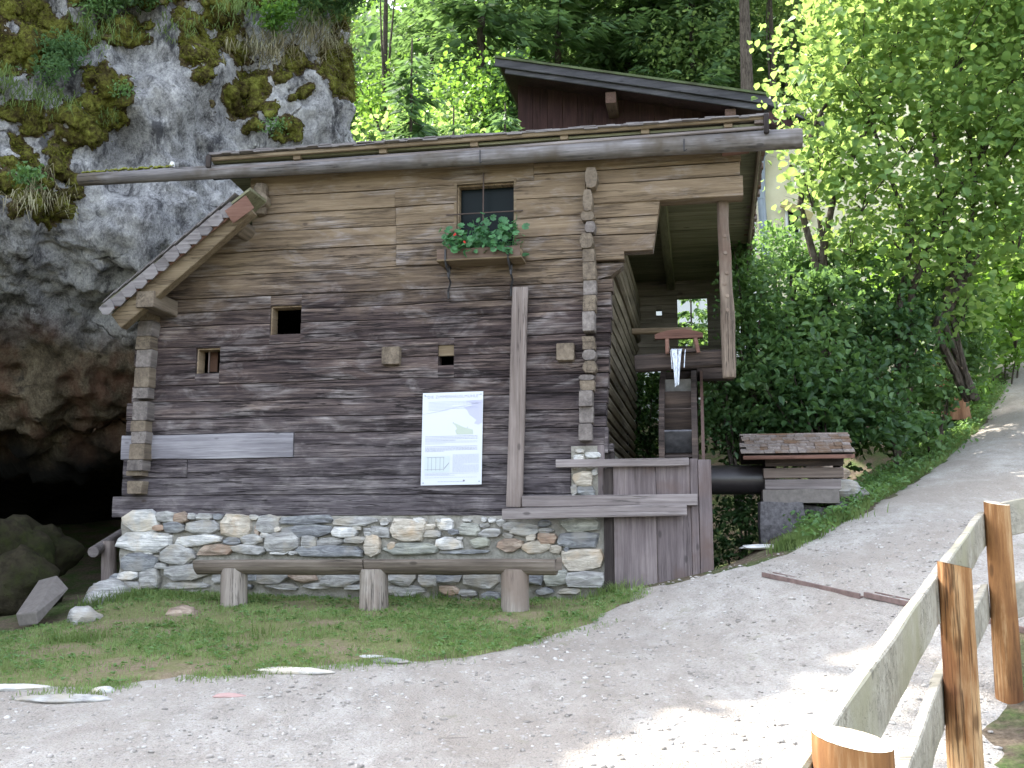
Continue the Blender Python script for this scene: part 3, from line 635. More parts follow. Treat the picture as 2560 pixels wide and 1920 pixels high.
# long eaves pole on top of the wall
PO = -.18; a = M(80, 180, PO); b = M(802, 138.5, PO)
pole = MB().rlog(a, b, .068, .098, seg=18, n=40, wob=.035, seed=2).build('eaves_pole', m_pole, mill)
a, b = M(84, 172.5, PO), M(176, 166.5, PO); mp_ = MB(); rm_ = random.Random(4)
for i in range(60):
    p = a + (b - a) * (i / 60) + np.array([0, rm_.uniform(-.03, .02), rm_.uniform(-.012, .004)]); q = rm_.uniform(.008, .02); mp_.add([p + np.array(v) * q for v in ((-1.4, -1, 0), (1.4, -1, 0), (1.4, 1, 0), (-1.4, 1, 0), (-.7, -.5, 1), (.7, -.5, 1), (.7, .5, 1), (-.7, .5, 1))], [(0, 1, 5, 4), (1, 2, 6, 5), (2, 3, 7, 6), (3, 0, 4, 7), (4, 5, 6, 7)])
mp_.build('pole_moss', plain('pole_moss_green', (.17, .18, .03), .95, .4), mill, kind='stuff')
MB().rlog(M(172, 167, PO) + [0, 0, .0], M(172.5, 162, PO), .03, .022, seg=8, n=2).build('pale_knob', plain('pale_knob_paint', (.6, .6, .6)), mill)
# iron hooks under the pole
for px_, py0, py1 in ((480, 150, 163), (684, 139, 151)):
    mb = MB(); p = M(px_, py0, PO - .1); q = M(px_, py1, PO - .1); mb.rlog(p, q, .007, .006, seg=6, n=4); mb.rlog(q, q + np.array([.03, -.02, .01]), .006, .004, seg=6, n=3); mb.build('iron_hook', m_iron, mill)
mb = MB(); a = M(722, 152.5, -.1); b = M(749, 149.5, -.1); mb.beam(a, b, .1, .045, n=3); mb.build('wedge_board', m_red, mill)

# main roof: high side towards us, falling away behind
RF = -.28; rl = M(209, 154.5, RF); rr = M(767, 112.5, RF); ZR = (rl[2] + rr[2]) / 2 - .02; SL = -.075; DEPTH = 4.5
x0, x1 = rl[0], rr[0]; x0_roof, x1_roof = x0 + .03, x1 - .03
sk = lambda y: ZR + SL * (y - RF)
# deck boards seen from below run along the wall
bw = .3; k = 0; y = RF + .05
while y < DEPTH + .6:
    z0, z1 = sk(y) - .07, sk(y + bw - .008) - .07
    mb = MB(); xs_ = [x0 + .02, (x0 + x1) / 2, x1 - .02]
    mb.loft([[(x, y, z0), (x, y + bw - .008, z1), (x, y + bw - .008, z1 + .025), (x, y, z0 + .025)] for x in xs_]); mb.build('roof_board', m_green, mill, smooth=False)
    y += bw; k += 1
def line_board(ytl, ytr, h, out, mat, th=.03, xa=209, xb=766, name='fascia_board'):
    a = M(xa, ytl, out); b = M(xb, ytr, out); return MB().beam((a[0], out, a[2] - h / 2), (b[0], out, b[2] - h / 2), th, h, n=14, wob=.004, seed=h * 100).build(name, mat, mill)
line_board(157.5, 115.2, .045, RF + .01, m_tan)
line_board(168.5, 125.5, .035, RF + .04, m_grey, name='lower_fascia_board')
for px_ in (297, 383, 474, 564, 645, 728):
    yy = np.interp(px_, [209, 766], [161.5, 119.5]); p = M(px_, yy, RF + .03); MB().beam((p[0], RF + .02, p[2] - .025), (p[0], RF + .3, p[2] - .03), .085, .055, n=2).build('rafter_end', m_tan, mill)
MB().box((x0 - .0, RF + .10, sk(RF) - .23), (x1 - .1, RF + .14, sk(RF) - .075)).build('eaves_gap_shade', m_void, mill, smooth=False)  # added near-black sheet, paints the shade in the gap behind the fascia
for px_ in (209.5, 766):
    yy = 160 if px_ < 300 else 119; p = M(px_, yy, RF); MB().beam((p[0] + (0.0 if px_ < 300 else .0), RF - .02, p[2] + .04), (p[0], RF - .02, p[2] - (.09 if px_ < 300 else .15)), .05, .045, up=(0, 1, 0), n=2).build('verge_block', m_dkz, mill)
# rafters under the deck, the verge board with its ragged shingles on the right
for px_, yb in ((660.5, DEPTH - .1), (560, DEPTH), (460, DEPTH), (360, DEPTH)):
    p = M(px_, 203, .9); MB().beam((p[0], .2, sk(.2) - .16), (p[0] + .0, yb, sk(yb) - .16), .11, .13, n=4).build('rafter', m_greeny, mill)
MB().beam((x1 - .06, RF + .12, sk(RF) - .11), (x1 - .06, DEPTH + .5, sk(DEPTH + .5) - .11), .035, .12, n=6).build('verge_board', m_side, mill)
# shingles: two staggered courses along the front edge and one down the right verge
rs = random.Random(5); shm = []
def shingle(x, w, y0, y1, z0, z1, th=.012):
    mb = MB(); j = rs.uniform(-.012, .012); mb.loft([[(x, y0 + j, z0), (x + w, y0 + j * .5, z0 + rs.uniform(-.002, .002)), (x + w, y0 + j * .5, z0 + th), (x, y0 + j, z0 + th)], [(x, y1, z1), (x + w, y1, z1), (x + w, y1, z1 + th), (x, y1, z1 + th)]])
    return mb.build('shingle', m_shing, mill, smooth=False)
for c in range(3):
    x = x0 - .01 + rs.uniform(0, .05)
    while x < x1:
        w = rs.uniform(.07, .16)
        if rs.random() > (.0 if c < 2 else .12): shingle(x, min(w, x1 + .02 - x) - .004, RF - .035 + .02 * c + rs.uniform(-.01, .01), RF + .55, sk(RF) + .0125 * c - .012 + rs.uniform(-.004, .012), sk(RF + .55) + .0125 * c - .03)
        x += w
mb = MB(); y = RF + .5
while y < DEPTH + .6:
    for i in range(34):
        xa = x0 + (x1 - x0) * i / 34; j = rs.uniform(-.02, .02); mb.loft([[(xa, y + j, sk(y) + .008), (xa + .16, y + j, sk(y) + .008), (xa + .16, y + j, sk(y) + .025), (xa, y + j, sk(y) + .025)], [(xa, y + .5, sk(y + .5) - .01), (xa + .16, y + .5, sk(y + .5) - .01), (xa + .16, y + .5, sk(y + .5)), (xa, y + .5, sk(y + .5))]])
    y += .32
mb.build('shingle_courses', m_shing, mill, smooth=False, kind='stuff')
y = RF
while y < DEPTH + .5:
    w = rs.uniform(.07, .13); MB().box((x1 - .12, y, sk(y) - .06 - rs.uniform(0, .02)), (x1 + rs.uniform(-.015, .02), y + w, sk(y) - .015)).build('verge_shingle', m_shing2, mill, smooth=False); y += w + .006

LEAN_ = set(o.name for o in COL.objects)
def in_lean(o): return o.name not in LEAN_
# lean-to roof on the left, seen at its end: rafter, red trim, eleven clipped shingles
OUT = -.42
ra, rb = M(249, 207, OUT), M(118, 322, OUT)
mb = MB(); d = rb - ra; mb.beam(ra + np.array([0, .02, 0]), rb + np.array([0, .02, 0]), .12, .19, up=(0, 0, 1), n=8, seed=8)
mb.build('verge_rafter', m_tan, mill)
ta, tb = M(249, 203, OUT), M(112, 312, OUT); MB().beam(ta + np.array([0, -.075, -.0]), tb + np.array([0, -.075, -.0]), .02, .075, n=6).build('trim_board', m_red, mill)
MB().beam(M(250, 201.5, OUT - .12), M(229, 217, OUT - .12), .012, .17, n=3).build('red_end_board', m_red, mill)
N = 12; dd = (M(101, 309, OUT - .11) - M(231, 203, OUT - .11)); L_ = np.linalg.norm(dd); ud = dd / L_; nz = np.array([-ud[2], 0, ud[0]]); nz = nz if nz[2] > 0 else -nz
for i in range(N):
    c = M(231, 203, OUT - .11) + dd * (i / N); w = L_ / N
    q = [c + nz * .02, c + ud * (w * 1.05) + nz * .015, c + ud * (w * 1.05) - nz * .075, c + ud * (w * .7) - nz * .115, c + ud * (w * .15) - nz * .10, c - nz * .04]
    y0 = -.012 * (i % 2) - .004 * ((i * 7) % 3); R = [[(p[0], p[1] + y0, p[2]) for p in q], [(p[0], p[1] + y0 + .014, p[2]) for p in q]]
    MB().loft(R).build('clipped_shingle', m_shing, mill, smooth=False)
# its surface going back: deck + shingle courses
for j, (nm, m_) in enumerate((('lean_to_deck', m_green),)):
    a = M(250, 190, OUT - .1); b = M(101, 308, OUT - .1); MB().loft([[(a[0], OUT - .1, a[2]), (b[0], OUT - .1, b[2]), (b[0], OUT - .1, b[2] + .03), (a[0], OUT - .1, a[2] + .03)], [(a[0], 3.4, a[2]), (b[0], 3.4, b[2]), (b[0], 3.4, b[2] + .03), (a[0], 3.4, a[2] + .03)]]).build(nm, m_, mill, smooth=False)
for i in range(11):
    c0 = M(238, 197, OUT - .1) + dd * ((i) / 11.); 
    for kx in range(3):
        y = OUT - .12 + kx * .12; p = c0 + nz * .045; q = c0 + ud * (L_ / 11 * 1.25) + nz * .03
        MB().loft([[(p[0], y, p[2]), (p[0], y + .115, p[2]), (p[0], y + .115, p[2] + .01), (p[0], y, p[2] + .01)], [(q[0], y, q[2]), (q[0], y + .115, q[2]), (q[0], y + .115, q[2] + .01), (q[0], y, q[2] + .01)]]).build('shingle', m_shing, mill, smooth=False)

# side wall on the right: logs running back, deeply jointed
XS = XL(603, 350) - .0; 
SY = [263, 279, 292, 306.5, 318, 333, 346.5, 358, 372, 388, 403, 415, 426, 438, 452]
for k in range(len(SY) - 1):
    zt, zb = M(605, SY[k])[2], M(605, SY[k + 1])[2]; zc = (zt + zb) / 2; h = zt - zb
    xq = XL(np.interp(SY[k], [263, 450], [612, 606]), SY[k]) - .02
    R = []
    for y in np.linspace(.16, DEPTH, 9):
        o = .01 * n1(y * 1.3, 90 + k); R.append([(xq + o + .012, y, zc), (xq + o - .015, y, zt - .018), (xq - .10, y, zt - .012), (xq - .16, y, zc), (xq - .10, y, zb + .012), (xq + o - .015, y, zb + .018)])
    MB().loft(R).build('side_log', m_side, mill, smooth=False)
# log ends of the side wall's upper part (behind the bracket), and the wall above
for k, (yt, yb) in enumerate(((201, 216.5), (216.5, 234), (234, 251.5), (251.5, 263))):
    zt, zb = M(610, yt)[2], M(610, yb)[2]; MB().beam((XL(606, 220), .1, (zt + zb) / 2), (XL(606, 220), DEPTH, (zt + zb) / 2), .16, zt - zb - .006, n=6, bev=.03).build('side_log', m_side, mill, smooth=False)
# left side wall, back wall and floor keep the inside dark
xl = XL(152, 400); zt = M(400, 175)[2]
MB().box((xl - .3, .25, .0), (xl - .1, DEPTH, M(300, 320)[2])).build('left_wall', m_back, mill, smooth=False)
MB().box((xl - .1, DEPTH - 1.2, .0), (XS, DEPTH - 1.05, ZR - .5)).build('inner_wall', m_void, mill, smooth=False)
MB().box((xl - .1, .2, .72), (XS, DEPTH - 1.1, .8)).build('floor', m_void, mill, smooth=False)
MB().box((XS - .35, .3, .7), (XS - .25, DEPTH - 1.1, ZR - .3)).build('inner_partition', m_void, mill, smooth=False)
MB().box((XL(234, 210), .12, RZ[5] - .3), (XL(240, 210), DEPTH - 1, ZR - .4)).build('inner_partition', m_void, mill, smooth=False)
# things seen in the openings
q = M(208.5, 373, .12); MB().beam((q[0], .13, q[2]), (q[0], .13, q[2] + .26), .02, .012, up=(1, 0, 0), n=2).build('window_bar', m_greyz, mill)
q = M(214.5, 373, .3); MB().box((q[0] - .04, .22, q[2]), (q[0] + .07, .24, q[2] + .27)).build('brown_shutter', plain('brown_shutter_wood', (.11, .06, .04)), mill, smooth=False)
a, b = M(438, 355), M(454, 347); MB().box((WL[3][0], .02, M(446, 355.5)[2]), (WL[3][1], .05, WL[3][3])).build('window_board', m_tan, mill, smooth=False)
for (wa, wb, wz0, wz1) in WL[:3]:                                  # lining of the reveal, left side and head
    MB().box((wa - .001, .03, wz0), (wa + .014, .17, wz1)).build('window_reveal', m_tanz, mill, smooth=False)
    MB().box((wa + .014, .03, wz1 - .014), (wb, .17, wz1 + .001)).build('window_head', m_tanz, mill, smooth=False)
# plain frame round the large opening, iron bars across it
wa, wb, wz0, wz1 = WL[0]
for q in (((wa - .028, -.016, wz0), (wa - .001, .01, wz1 + .03)), ((wb + .001, -.016, wz0), (wb + .028, .01, wz1 + .03)), ((wa - .001, -.018, wz1 + .001), (wb + .001, .008, wz1 + .03))): MB().box(*q).build('window_frame', m_tan, mill, smooth=False)
MB().rlog(M(483.5, 173, -.03), M(483, 232, -.03), .0075, .0075, seg=7, n=4).build('iron_bar', m_bar, mill)
MB().rlog(M(446, 215, -.035), M(523, 210.5, -.035), .0065, .0065, seg=7, n=4).build('iron_bar', m_bar, mill)
t = NT('dark_window_glass'); m_glass = t.principled((.006, .010, .011), .3, spec=.08)
MB().box((wa + .015, .12, wz0), (wb - .003, .126, wz1 - .015)).build('window_pane', m_glass, mill, smooth=False)

# upright plank leaning on the wall front
a, b = M(520.5, 287.5, -.10), M(514.5, 507, -.10); mb = MB(); mb.beam(b, a, .06, .155, up=(1, 0, 0), n=14, wob=.006, bev=.012, seed=6); mb.build('upright_plank', m_greyz, mill)

# back wall of the wheel house, with its two openings
BY = DEPTH - .05
def bz(py, px=680): return M(px, py, BY)[2]
bx = lambda px, py=300: M(px, py, BY)[0]
rows = [256, 273, 284, 295, 304, 313, 322, 333, 346, 360]
HO = [(bx(677), bx(707), bz(346), bz(297.5)), (bx(655.5), bx(661.5), bz(314.5), bz(308.5))]
for k in range(len(rows) - 1):
    zt, zb = bz(rows[k]) - .003, bz(rows[k + 1]) + .003; bl = lambda lo, hi: MB().box(lo, hi).build('back_wall_log', m_back, mill, smooth=False)
    cuts = sorted([h for h in HO if h[2] < zt - .01 and h[3] > zb + .01]); cur = bx(600); end = bx(722)
    for h in cuts:
        bl((cur, BY + R1.uniform(0, .02), zb), (h[0], BY + .14, zt))
        if h[3] < zt - .01: bl((h[0], BY + .01, h[3]), (h[1], BY + .14, zt))
        if h[2] > zb + .01: bl((h[0], BY + .01, zb), (h[1], BY + .14, h[2]))
        cur = h[1]
    bl((cur, BY + R1.uniform(0, .02), zb), (end, BY + .14, zt))
MB().box((bx(722), BY - .02, bz(300)), (bx(737), BY + .1, bz(262))).build('back_wall_board', m_back, mill, smooth=False)
# hanging round post at the front right with its beam
POST = .16
pp = MB().rlog(M(722.5, 199, POST), M(729, 378, POST), .056, .068, seg=14, n=30, wob=.16, seed=11)
pp.build('round_post', m_bark, mill)
for px_, py in ((724.5, 236), (725, 253), (726.5, 273), (724.5, 284), (727, 296), (727, 310)):
    p = M(px_, py, POST - .055); MB().rlog(p + np.array([0, .03, 0]), p + np.array([0.004, -.012, 0]), .026, .018, seg=8, n=2, seed=py).build('branch_stub', m_bark, mill)
bm_ = .02
a, b = M(635, 363.5, .35), M(736, 357, .35); MB().beam(a, b, .14, .17, n=8, wob=.01, bev=.02).build('cross_beam', m_dkx, mill)
q = M(728.5, 356, .2); MB().rlog(q + np.array([0, .06, 0]), q + np.array([0, -.03, 0]), .02, .02, seg=8, n=2).build('wooden_peg', m_red, mill)
a, b = M(700, 377, 1.2), M(745, 377, 1.2); MB().beam((M(697, 374, 1.2)[0], 1.2, M(700, 374, 1.2)[2]), (M(733, 374, 1.2)[0], 1.2, M(700, 374, 1.2)[2]), .16, .14, n=3).build('bearing_beam', m_dkx, mill)

# ------------------------------------------------------------------ rubble foundation, stone by stone
base = mill_empty('stone_foundation', label='rubble stone foundation wall under the dark logs', cat='stone wall')
def P3(zx, zy): return .1736 * zx, 480 + .1736 * zy
S3 = '810,235,210,115,w;955,213,100,60,g;1040,218,80,60,o;1105,210,50,35,g;1180,212,90,35,g;1255,212,60,35,b;915,275,70,35,o;850,292,80,32,w;1005,272,120,60,b;1170,270,185,70,g;1355,268,185,125,t;1540,255,135,105,g;1460,215,60,30,w;1765,230,300,50,b;1770,293,285,65,b;2050,240,240,55,g;1985,300,140,60,w;2055,275,55,26,w;830,355,310,100,w;1140,348,240,65,w;1340,352,95,45,b;1450,345,120,60,g;1625,360,205,105,g;1780,360,90,80,g;1900,355,140,45,g;2050,345,140,40,g;2145,375,88,118,t;1245,402,200,62,o;828,412,108,33,w;900,405,45,30,g;890,447,60,30,g;1020,430,185,105,g;795,475,205,100,b;1430,400,180,55,g;1610,415,110,32,w;1900,410,380,60,b;740,552,110,50,w;860,570,110,112,g;1075,530,240,88,g;930,495,70,30,g;1225,517,110,40,w;745,610,130,45,g;600,622,120,60,g;1070,608,250,38,g;1265,565,80,60,g;1560,555,185,80,g;1740,555,150,68,o;1445,548,80,60,b;1960,570,230,88,g;1620,612,180,34,g;1830,612,160,36,g;1380,620,130,30,b;2060,618,150,30,g;1530,318,60,26,w;1690,420,60,24,g;665,560,60,40,b;1480,290,26,60,o;1600,285,40,30,t;950,318,60,22,g;1290,300,50,22,g;2140,300,90,50,g;2000,390,0,0,g'
S4 = '500,290,190,120,t;572,240,66,42,w;620,272,86,36,t;715,255,88,62,w;645,310,100,42,g;345,300,110,60,g;372,240,60,38,g;860,285,114,74,v;975,305,118,50,g;845,232,52,18,w;990,232,48,28,w;1042,245,48,42,w;945,228,28,28,w;948,262,60,30,g;740,365,150,68,w;525,395,300,66,v;920,360,105,58,v;830,414,260,22,b;1112,268,120,48,g;1172,288,165,70,g;1095,375,138,70,o;1245,385,155,72,t;1310,335,105,62,o;1215,330,56,38,t;1478,345,232,88,b;1500,255,205,78,v;1290,250,70,38,b;1300,292,84,32,g;1355,400,66,46,t;1505,455,230,126,t;1238,560,92,78,b;1355,565,140,92,v;1530,570,225,92,g;470,560,158,88,g;740,550,185,86,b;925,570,205,106,g;620,575,108,76,g;490,640,225,60,g;740,635,118,52,o;600,540,74,26,g;985,665,100,44,b;1080,320,60,26,g;800,340,40,30,g;415,380,50,50,t;770,300,60,30,b;680,235,30,22,w;1420,400,30,30,b;430,420,60,24,g;1150,600,90,50,g;1290,640,100,40,b;1440,640,130,36,g;850,650,100,36,g'
SP = '1035,1215,50,24,w;1110,1237,88,34,w;1030,1252,64,34,w;1055,1375,112,78,t;1070,1442,98,56,b;1002,1440,38,66,g;1010,1300,40,34,w;1090,1300,60,30,g;1120,1340,34,30,w'
def stones(src, f, w_k=.1736):
    for q in src.split(';'):
        a, b, c, d, ty = q.split(','); a, b, c, d = map(float, (a, b, c, d))
        if c < 5: continue
        yield (*f(a, b), c * w_k, d * w_k, ty)
L = list(stones(S3, P3)) + list(stones(S4, lambda a, b: (320 + .1736 * a, 480 + .1736 * b))) + list(stones(SP, lambda a, b: (400 + .1736 * a, 240 + .1736 * b)))
rs = random.Random(12)
for (cx, cy, w, h, ty) in L:
    w *= 1.1; h *= 1.14; c = M(cx, cy, -.03); hw = abs(M(cx + w / 2, cy, -.03)[0] - c[0]); hh = abs(M(cx, cy - h / 2, -.03)[2] - c[2])
    n = 8 if w > 12 else 6; ph = rs.uniform(0, 1); pts = []; tilt = rs.uniform(-.08, .08)
    for i in range(n):
        a = 2 * pi * (i + ph + rs.uniform(-.22, .22)) / n; e = rs.uniform(2.6, 7); r_ = (abs(cos(a)) ** e + abs(sin(a)) ** e) ** (-1 / e); r_ *= rs.uniform(.9, 1.07)
        pts.append((c[0] + hw * cos(a) * r_, c[2] + hh * sin(a) * r_ + tilt * hw * cos(a)))
    R = []; dep = rs.uniform(.0, .035); cc = np.mean(pts, 0); b_ = min(.045, min(hw, hh) * .55)
    lean = rs.uniform(-.3, .3)
    for y, k in ((.06, 1.0), (-.01 - dep + b_ * .2, 1.0), (-.02 - dep - b_ * .3, .93), (-.02 - dep - b_ * .5, .72)):
        R.append([(cc[0] + (p[0] - cc[0]) * k * rs.uniform(.97, 1.03), y + (1 - k) * lean * (p[1] - cc[1]) + rs.uniform(-.006, .006), cc[1] + (p[1] - cc[1]) * k * rs.uniform(.96, 1.04)) for p in pts])
    mb = MB(); mb.loft(R, cap=False); nn = len(pts); mb.add([*R[-1], (cc[0] + rs.uniform(-.2, .2) * hw, -.02 - dep - b_ * rs.uniform(.55, .85), cc[1] + rs.uniform(-.2, .2) * hh)], [(j, (j + 1) % nn, nn) for j in range(nn)])
    me = mb.mesh(False); 
    o = link('stone', me, MS[ty], base)
# mortar bed behind the stones: lumpy
xa, xb = XL(119, 560), XL(606, 560); xs = np.linspace(xa, xb, 230); zs = np.linspace(.62, RZ[18] + .004, 40)
X, Z = np.meshgrid(xs, zs, indexing='ij'); Pq = np.stack([X.ravel(), np.zeros(X.size), Z.ravel()], 1)
Yq = .0 + .03 * fbm(Pq * 7, 3, 77) ; Vq = np.c_[Pq[:, 0] , Yq + .012, Pq[:, 2]]
i, j = np.meshgrid(np.arange(229), np.arange(39), indexing='ij'); a = (i * 40 + j).ravel()
link('mortar', np_mesh(Vq, np.c_[a, a + 40, a + 41, a + 1], True), m_mortar, base)
MB().box((xa + .02, .05, .3), (xb, .45, RZ[18] + .002)).build('core', m_mortar, base, smooth=False)
# masonry pier under the right corner
MB().box((XL(571.5, 470), -.01, RZ[18] + .004), (XL(598, 470), .4, M(590, 446)[2])).build('pier_mortar', m_mortar, base, smooth=False)
MB().beam((XL(601, 450), .02, M(600, 445)[2]), (XL(601, 450), .02, M(600, 500)[2]), .07, .07, up=(1, 0, 0), n=3).build('pier_batten', m_gatez, base)
rowpiece(XL(574, 450), XL(613, 450), 443, 452, 600, y0=.03, thick=.12, name='sill_board')
MB().box((XL(606, 470), .05, .4), (XL(614, 470), .12, M(610, 452)[2])).build('dark_post', m_dkz, mill, smooth=False)
# right return of the foundation
MB().box((XL(603, 500), .2, -.6), (XL(612, 500), DEPTH, M(603, 452)[2])).build('return_wall', m_mortar, base, smooth=False)
# ------------------------------------------------------------------ leaves
def leaf_mesh(C, size, seed=0, flat=.35, aspect=.62, up=None, jit=.5, fold=.18, dirs=None):
    """C centres -> folded six-point leaves; flat: how much they lie level"""
    r = np.random.default_rng(seed); n = len(C); s = size * (1 + jit * r.uniform(-1, 1, n))
    N = r.normal(size=(n, 3)); N /= np.linalg.norm(N, axis=1)[:, None]; N = N * (1 - flat) + np.array([0, 0, 1.]) * flat
    N /= np.linalg.norm(N, axis=1)[:, None]
    D = r.normal(size=(n, 3)) if dirs is None else dirs + .5 * r.normal(size=(n, 3)); D -= N * (D * N).sum(1)[:, None]; D /= np.linalg.norm(D, axis=1)[:, None] + 1e-9
    S = np.cross(N, D); s = s[:, None]; w = s * aspect / 2
    b = C - D * s * .5; t_ = C + D * s * .5 - N * s * .08
    l1 = C - D * s * .22 + S * w * .85 + N * s * fold; l2 = C + D * s * .16 + S * w + N * s * fold * .9
    r1 = C - D * s * .22 - S * w * .85 + N * s * fold; r2 = C + D * s * .16 - S * w + N * s * fold * .9
    V = np.stack([b, l1, l2, t_, r2, r1], 1).reshape(-1, 3); o = np.arange(n)[:, None] * 6
    F = np.concatenate([o + [0, 1, 2, 3], o + [0, 3, 4, 5]], 0); return V, F
def blob_points(blobs, n, seed=0, clump=7, cs=.16, shell=.45):
    """twig tips inside ellipsoids, leaves clumped round the tips; blobs: (centre, radii)"""
    r = np.random.default_rng(seed); vol = np.array([b[1][0] * b[1][1] * b[1][2] for b in blobs]) ** .8; vol /= vol.sum(); out = []
    for (c, rad), v in zip(blobs, vol):
        k = max(3, int(n * v / clump)); d = r.normal(size=(k, 3)); d /= np.linalg.norm(d, axis=1)[:, None]
        q = (shell + (1 - shell) * r.random(k)) ** 1.0; q *= 1 + .22 * fbm(d * 2.1 + seed, 2, seed)
        T = np.array(c) + d * q[:, None] * np.array(rad)
        P = T[:, None, :] + r.normal(size=(k, clump, 3)) * cs * np.array([1, 1, .6]); out.append(P.reshape(-1, 3))
    return np.concatenate(out)
def stems(mb, root, tips, r0, seed=0, n=7):
    rr = random.Random(seed)
    for t_ in tips:
        root_ = np.array(root, float); t_ = np.array(t_, float); d = t_ - root_; L = np.linalg.norm(d); R = []; pr = rr.uniform(0, 6)
        for i in range(n + 1):
            u = i / n; c = root_ + d * u + np.array([sin(u * 3 + pr), cos(u * 2.6 + pr), 0]) * .05 * L * u * (1 - u) * 2 + np.array([0, 0, L * .12 * u * (1 - u)])
            q = r0 * (1 - .82 * u); R.append([c + np.array([cos(a), sin(a), 0]) * q for a in np.linspace(0, 2 * pi, 7)[:-1]])
        mb.loft(R)
    return mb
t = NT('grey_brown_bark'); n = t.noise(t.coords((6, 6, 1.4)), 4, 6, .7); m_barkt = t.principled(t.ramp(n, [(.35, (.028, .022, .018)), (.6, (.10, .085, .07))]), .95, n, 1, .03, .1)
def shrub(name, root, blobs, n, size, mat, seed, label, cat='shrub', group=None, tips=6, r0=.03, clump=7, cs=.14, flat=.35, aspect=.55, shell=.35, parts=0):
    o = empty(name, root, label=label, cat=cat, group=group); P = blob_points(blobs, n, seed, clump, cs, shell) - np.array(root)
    rr = random.Random(seed); mb = MB(); tp = [np.array(b[0]) - np.array(root) + np.array(b[1]) * np.array([rr.uniform(-.6, .6), rr.uniform(-.5, .5), rr.uniform(-.2, .8)]) for b in blobs for _ in range(max(1, tips // len(blobs)))]
    stems(mb, (0, 0, -.1), tp, r0, seed).build('stems', m_barkt, o)
    if parts:
        Pw = P + np.array(root); k = np.argsort(Pw[:, 1] + .3 * np.abs(Pw[:, 0]))[:parts]; base_l = leaf_mesh(np.zeros((1, 3)), size, 1, aspect=aspect, flat=.9); me = np_mesh(*base_l); me.materials.append(mat)
        for q in k:
            l = bpy.data.objects.new('leaf', me); COL.objects.link(l); l.parent = o; l.location = P[q]; l.rotation_euler = (rr.uniform(-1.2, 1.2), rr.uniform(-1.2, 1.2), rr.uniform(0, 6.3)); sc_ = rr.uniform(.8, 1.3); l.scale = (sc_,) * 3
        P = np.delete(P, k, 0)
    V, F = leaf_mesh(P, size, seed, flat, aspect); link('foliage', np_mesh(V, F), mat, o, kind='stuff' if parts else None)
    return o
def blades(P, h, w, mat, seed, lean=.5, name='grass', jit=.5, **k):
    r = np.random.default_rng(seed); n = len(P); hh = h * (1 + jit * r.uniform(-1, 1, n)); a = r.uniform(0, 2 * pi, n); b = r.uniform(0, 2 * pi, n); ln = lean * r.random(n) * hh
    s = np.stack([np.cos(a), np.sin(a), 0 * a], 1) * (w / 2 * (.6 + .8 * r.random(n)))[:, None]; l = np.stack([np.cos(b), np.sin(b), 0 * b], 1) * ln[:, None]
    up = np.stack([0 * a, 0 * a, hh], 1); m = P + up * .55 + l * .35; tip = P + up * (1 - .25 * (ln / (hh + 1e-9)))[:, None] + l
    V = np.stack([P - s, P + s, m + s * .7, m - s * .7, tip], 1).reshape(-1, 3); o = np.arange(n)[:, None] * 5
    F = np.concatenate([np.concatenate([o + [0, 1, 2], o + [0, 2, 3]], 0), o + [3, 2, 4]], 0)
    return link(name, np_mesh(V, F), mat, **k)

# ------------------------------------------------------------------ board barrier in front of the wheel pit
bar = mill_empty('board_barrier', label='grey upright board barrier with three horizontal rails in front of the wheel', cat='barrier')
by = -.10
for (x0_, x1_, yt, yb, dy, m_) in ((603.5, 613.5, 468, 572, .03, m_dkz), (614, 656.6, 459.5, 596, 0, m_gatez), (657, 691, 459, 590, .002, m_gatez), (691.4, 699, 458.5, 584, -.004, m_gatez), (699.6, 712.5, 459.5, 579, -.012, m_gatez)):
    a = M(x0_, (yt + yb) / 2, by); b = M(x1_, (yt + yb) / 2, by); zt = M((x0_ + x1_) / 2, yt, by)[2]; zb = M((x0_ + x1_) / 2, yb, by)[2] - .25
    xc = (a[0] + b[0]) / 2; MB().beam((xc, by + dy + .02, zb), (xc, by + dy + .02, zt), b[0] - a[0] + .001, .035, up=(0, 1, 0), n=8, wob=.002, bev=.004, seed=x0_).build('board', m_, bar)
for (xa, ya, xb_, yb_, hpx, dy) in ((556, 463.7, 689, 461.8, 8, -.05), (522.5, 501.5, 697.5, 499.8, 11, -.045), (502.5, 514, 687, 509.6, 11, -.09)):
    a, b = M(xa, ya, by + dy), M(xb_, yb_, by + dy); MB().beam(a, b, .05, hpx / F_PX * 10, n=12, wob=.006, bev=.006, seed=xa).build('rail', m_grey, bar)

# ------------------------------------------------------------------ bench
bench = mill_empty('log_bench', label='long half log bench on three stump legs before the stone base', cat='bench')
by = -.62
for (xa, xb_, ya, yb_) in ((198, 366.5, 562, 561.8), (366.5, 557, 561.8, 561.6)):
    a, b = M(xa, ya, by), M(xb_, yb_, by); a[0] += .004 if xa > 300 else 0
    MB().rlog(a, b, .118, .122, seg=18, n=24, wob=.05, flat=-.02 / .12 + .35, seed=int(xa)).build('seat', m_bench, bench, smooth=False)
MB().loft([[M(557, 557.5, by - .10), M(562, 557, by - .10), M(562, 570, by - .10), M(554, 571, by - .10)], [M(557, 557.5, by + .1), M(562, 557, by + .1), M(562, 570, by + .1), M(554, 571, by + .1)]]).build('seat_end', m_bench, bench, smooth=False)
for (xc, w, yt, yb_) in ((234.5, 25, 568, 598), (374, 27, 569, 600.5), (515, 26, 569, 603)):
    a, b = M(xc, yt, by), M(xc, yb_, by); MB().rlog((b[0], by, b[2] - .12), (a[0], by, a[2]), w / 2 / F_PX * 10.1 * 1.06, w / 2 / F_PX * 10.1, seg=14, n=6, wob=.05, seed=xc).build('leg', m_benchleg, bench)

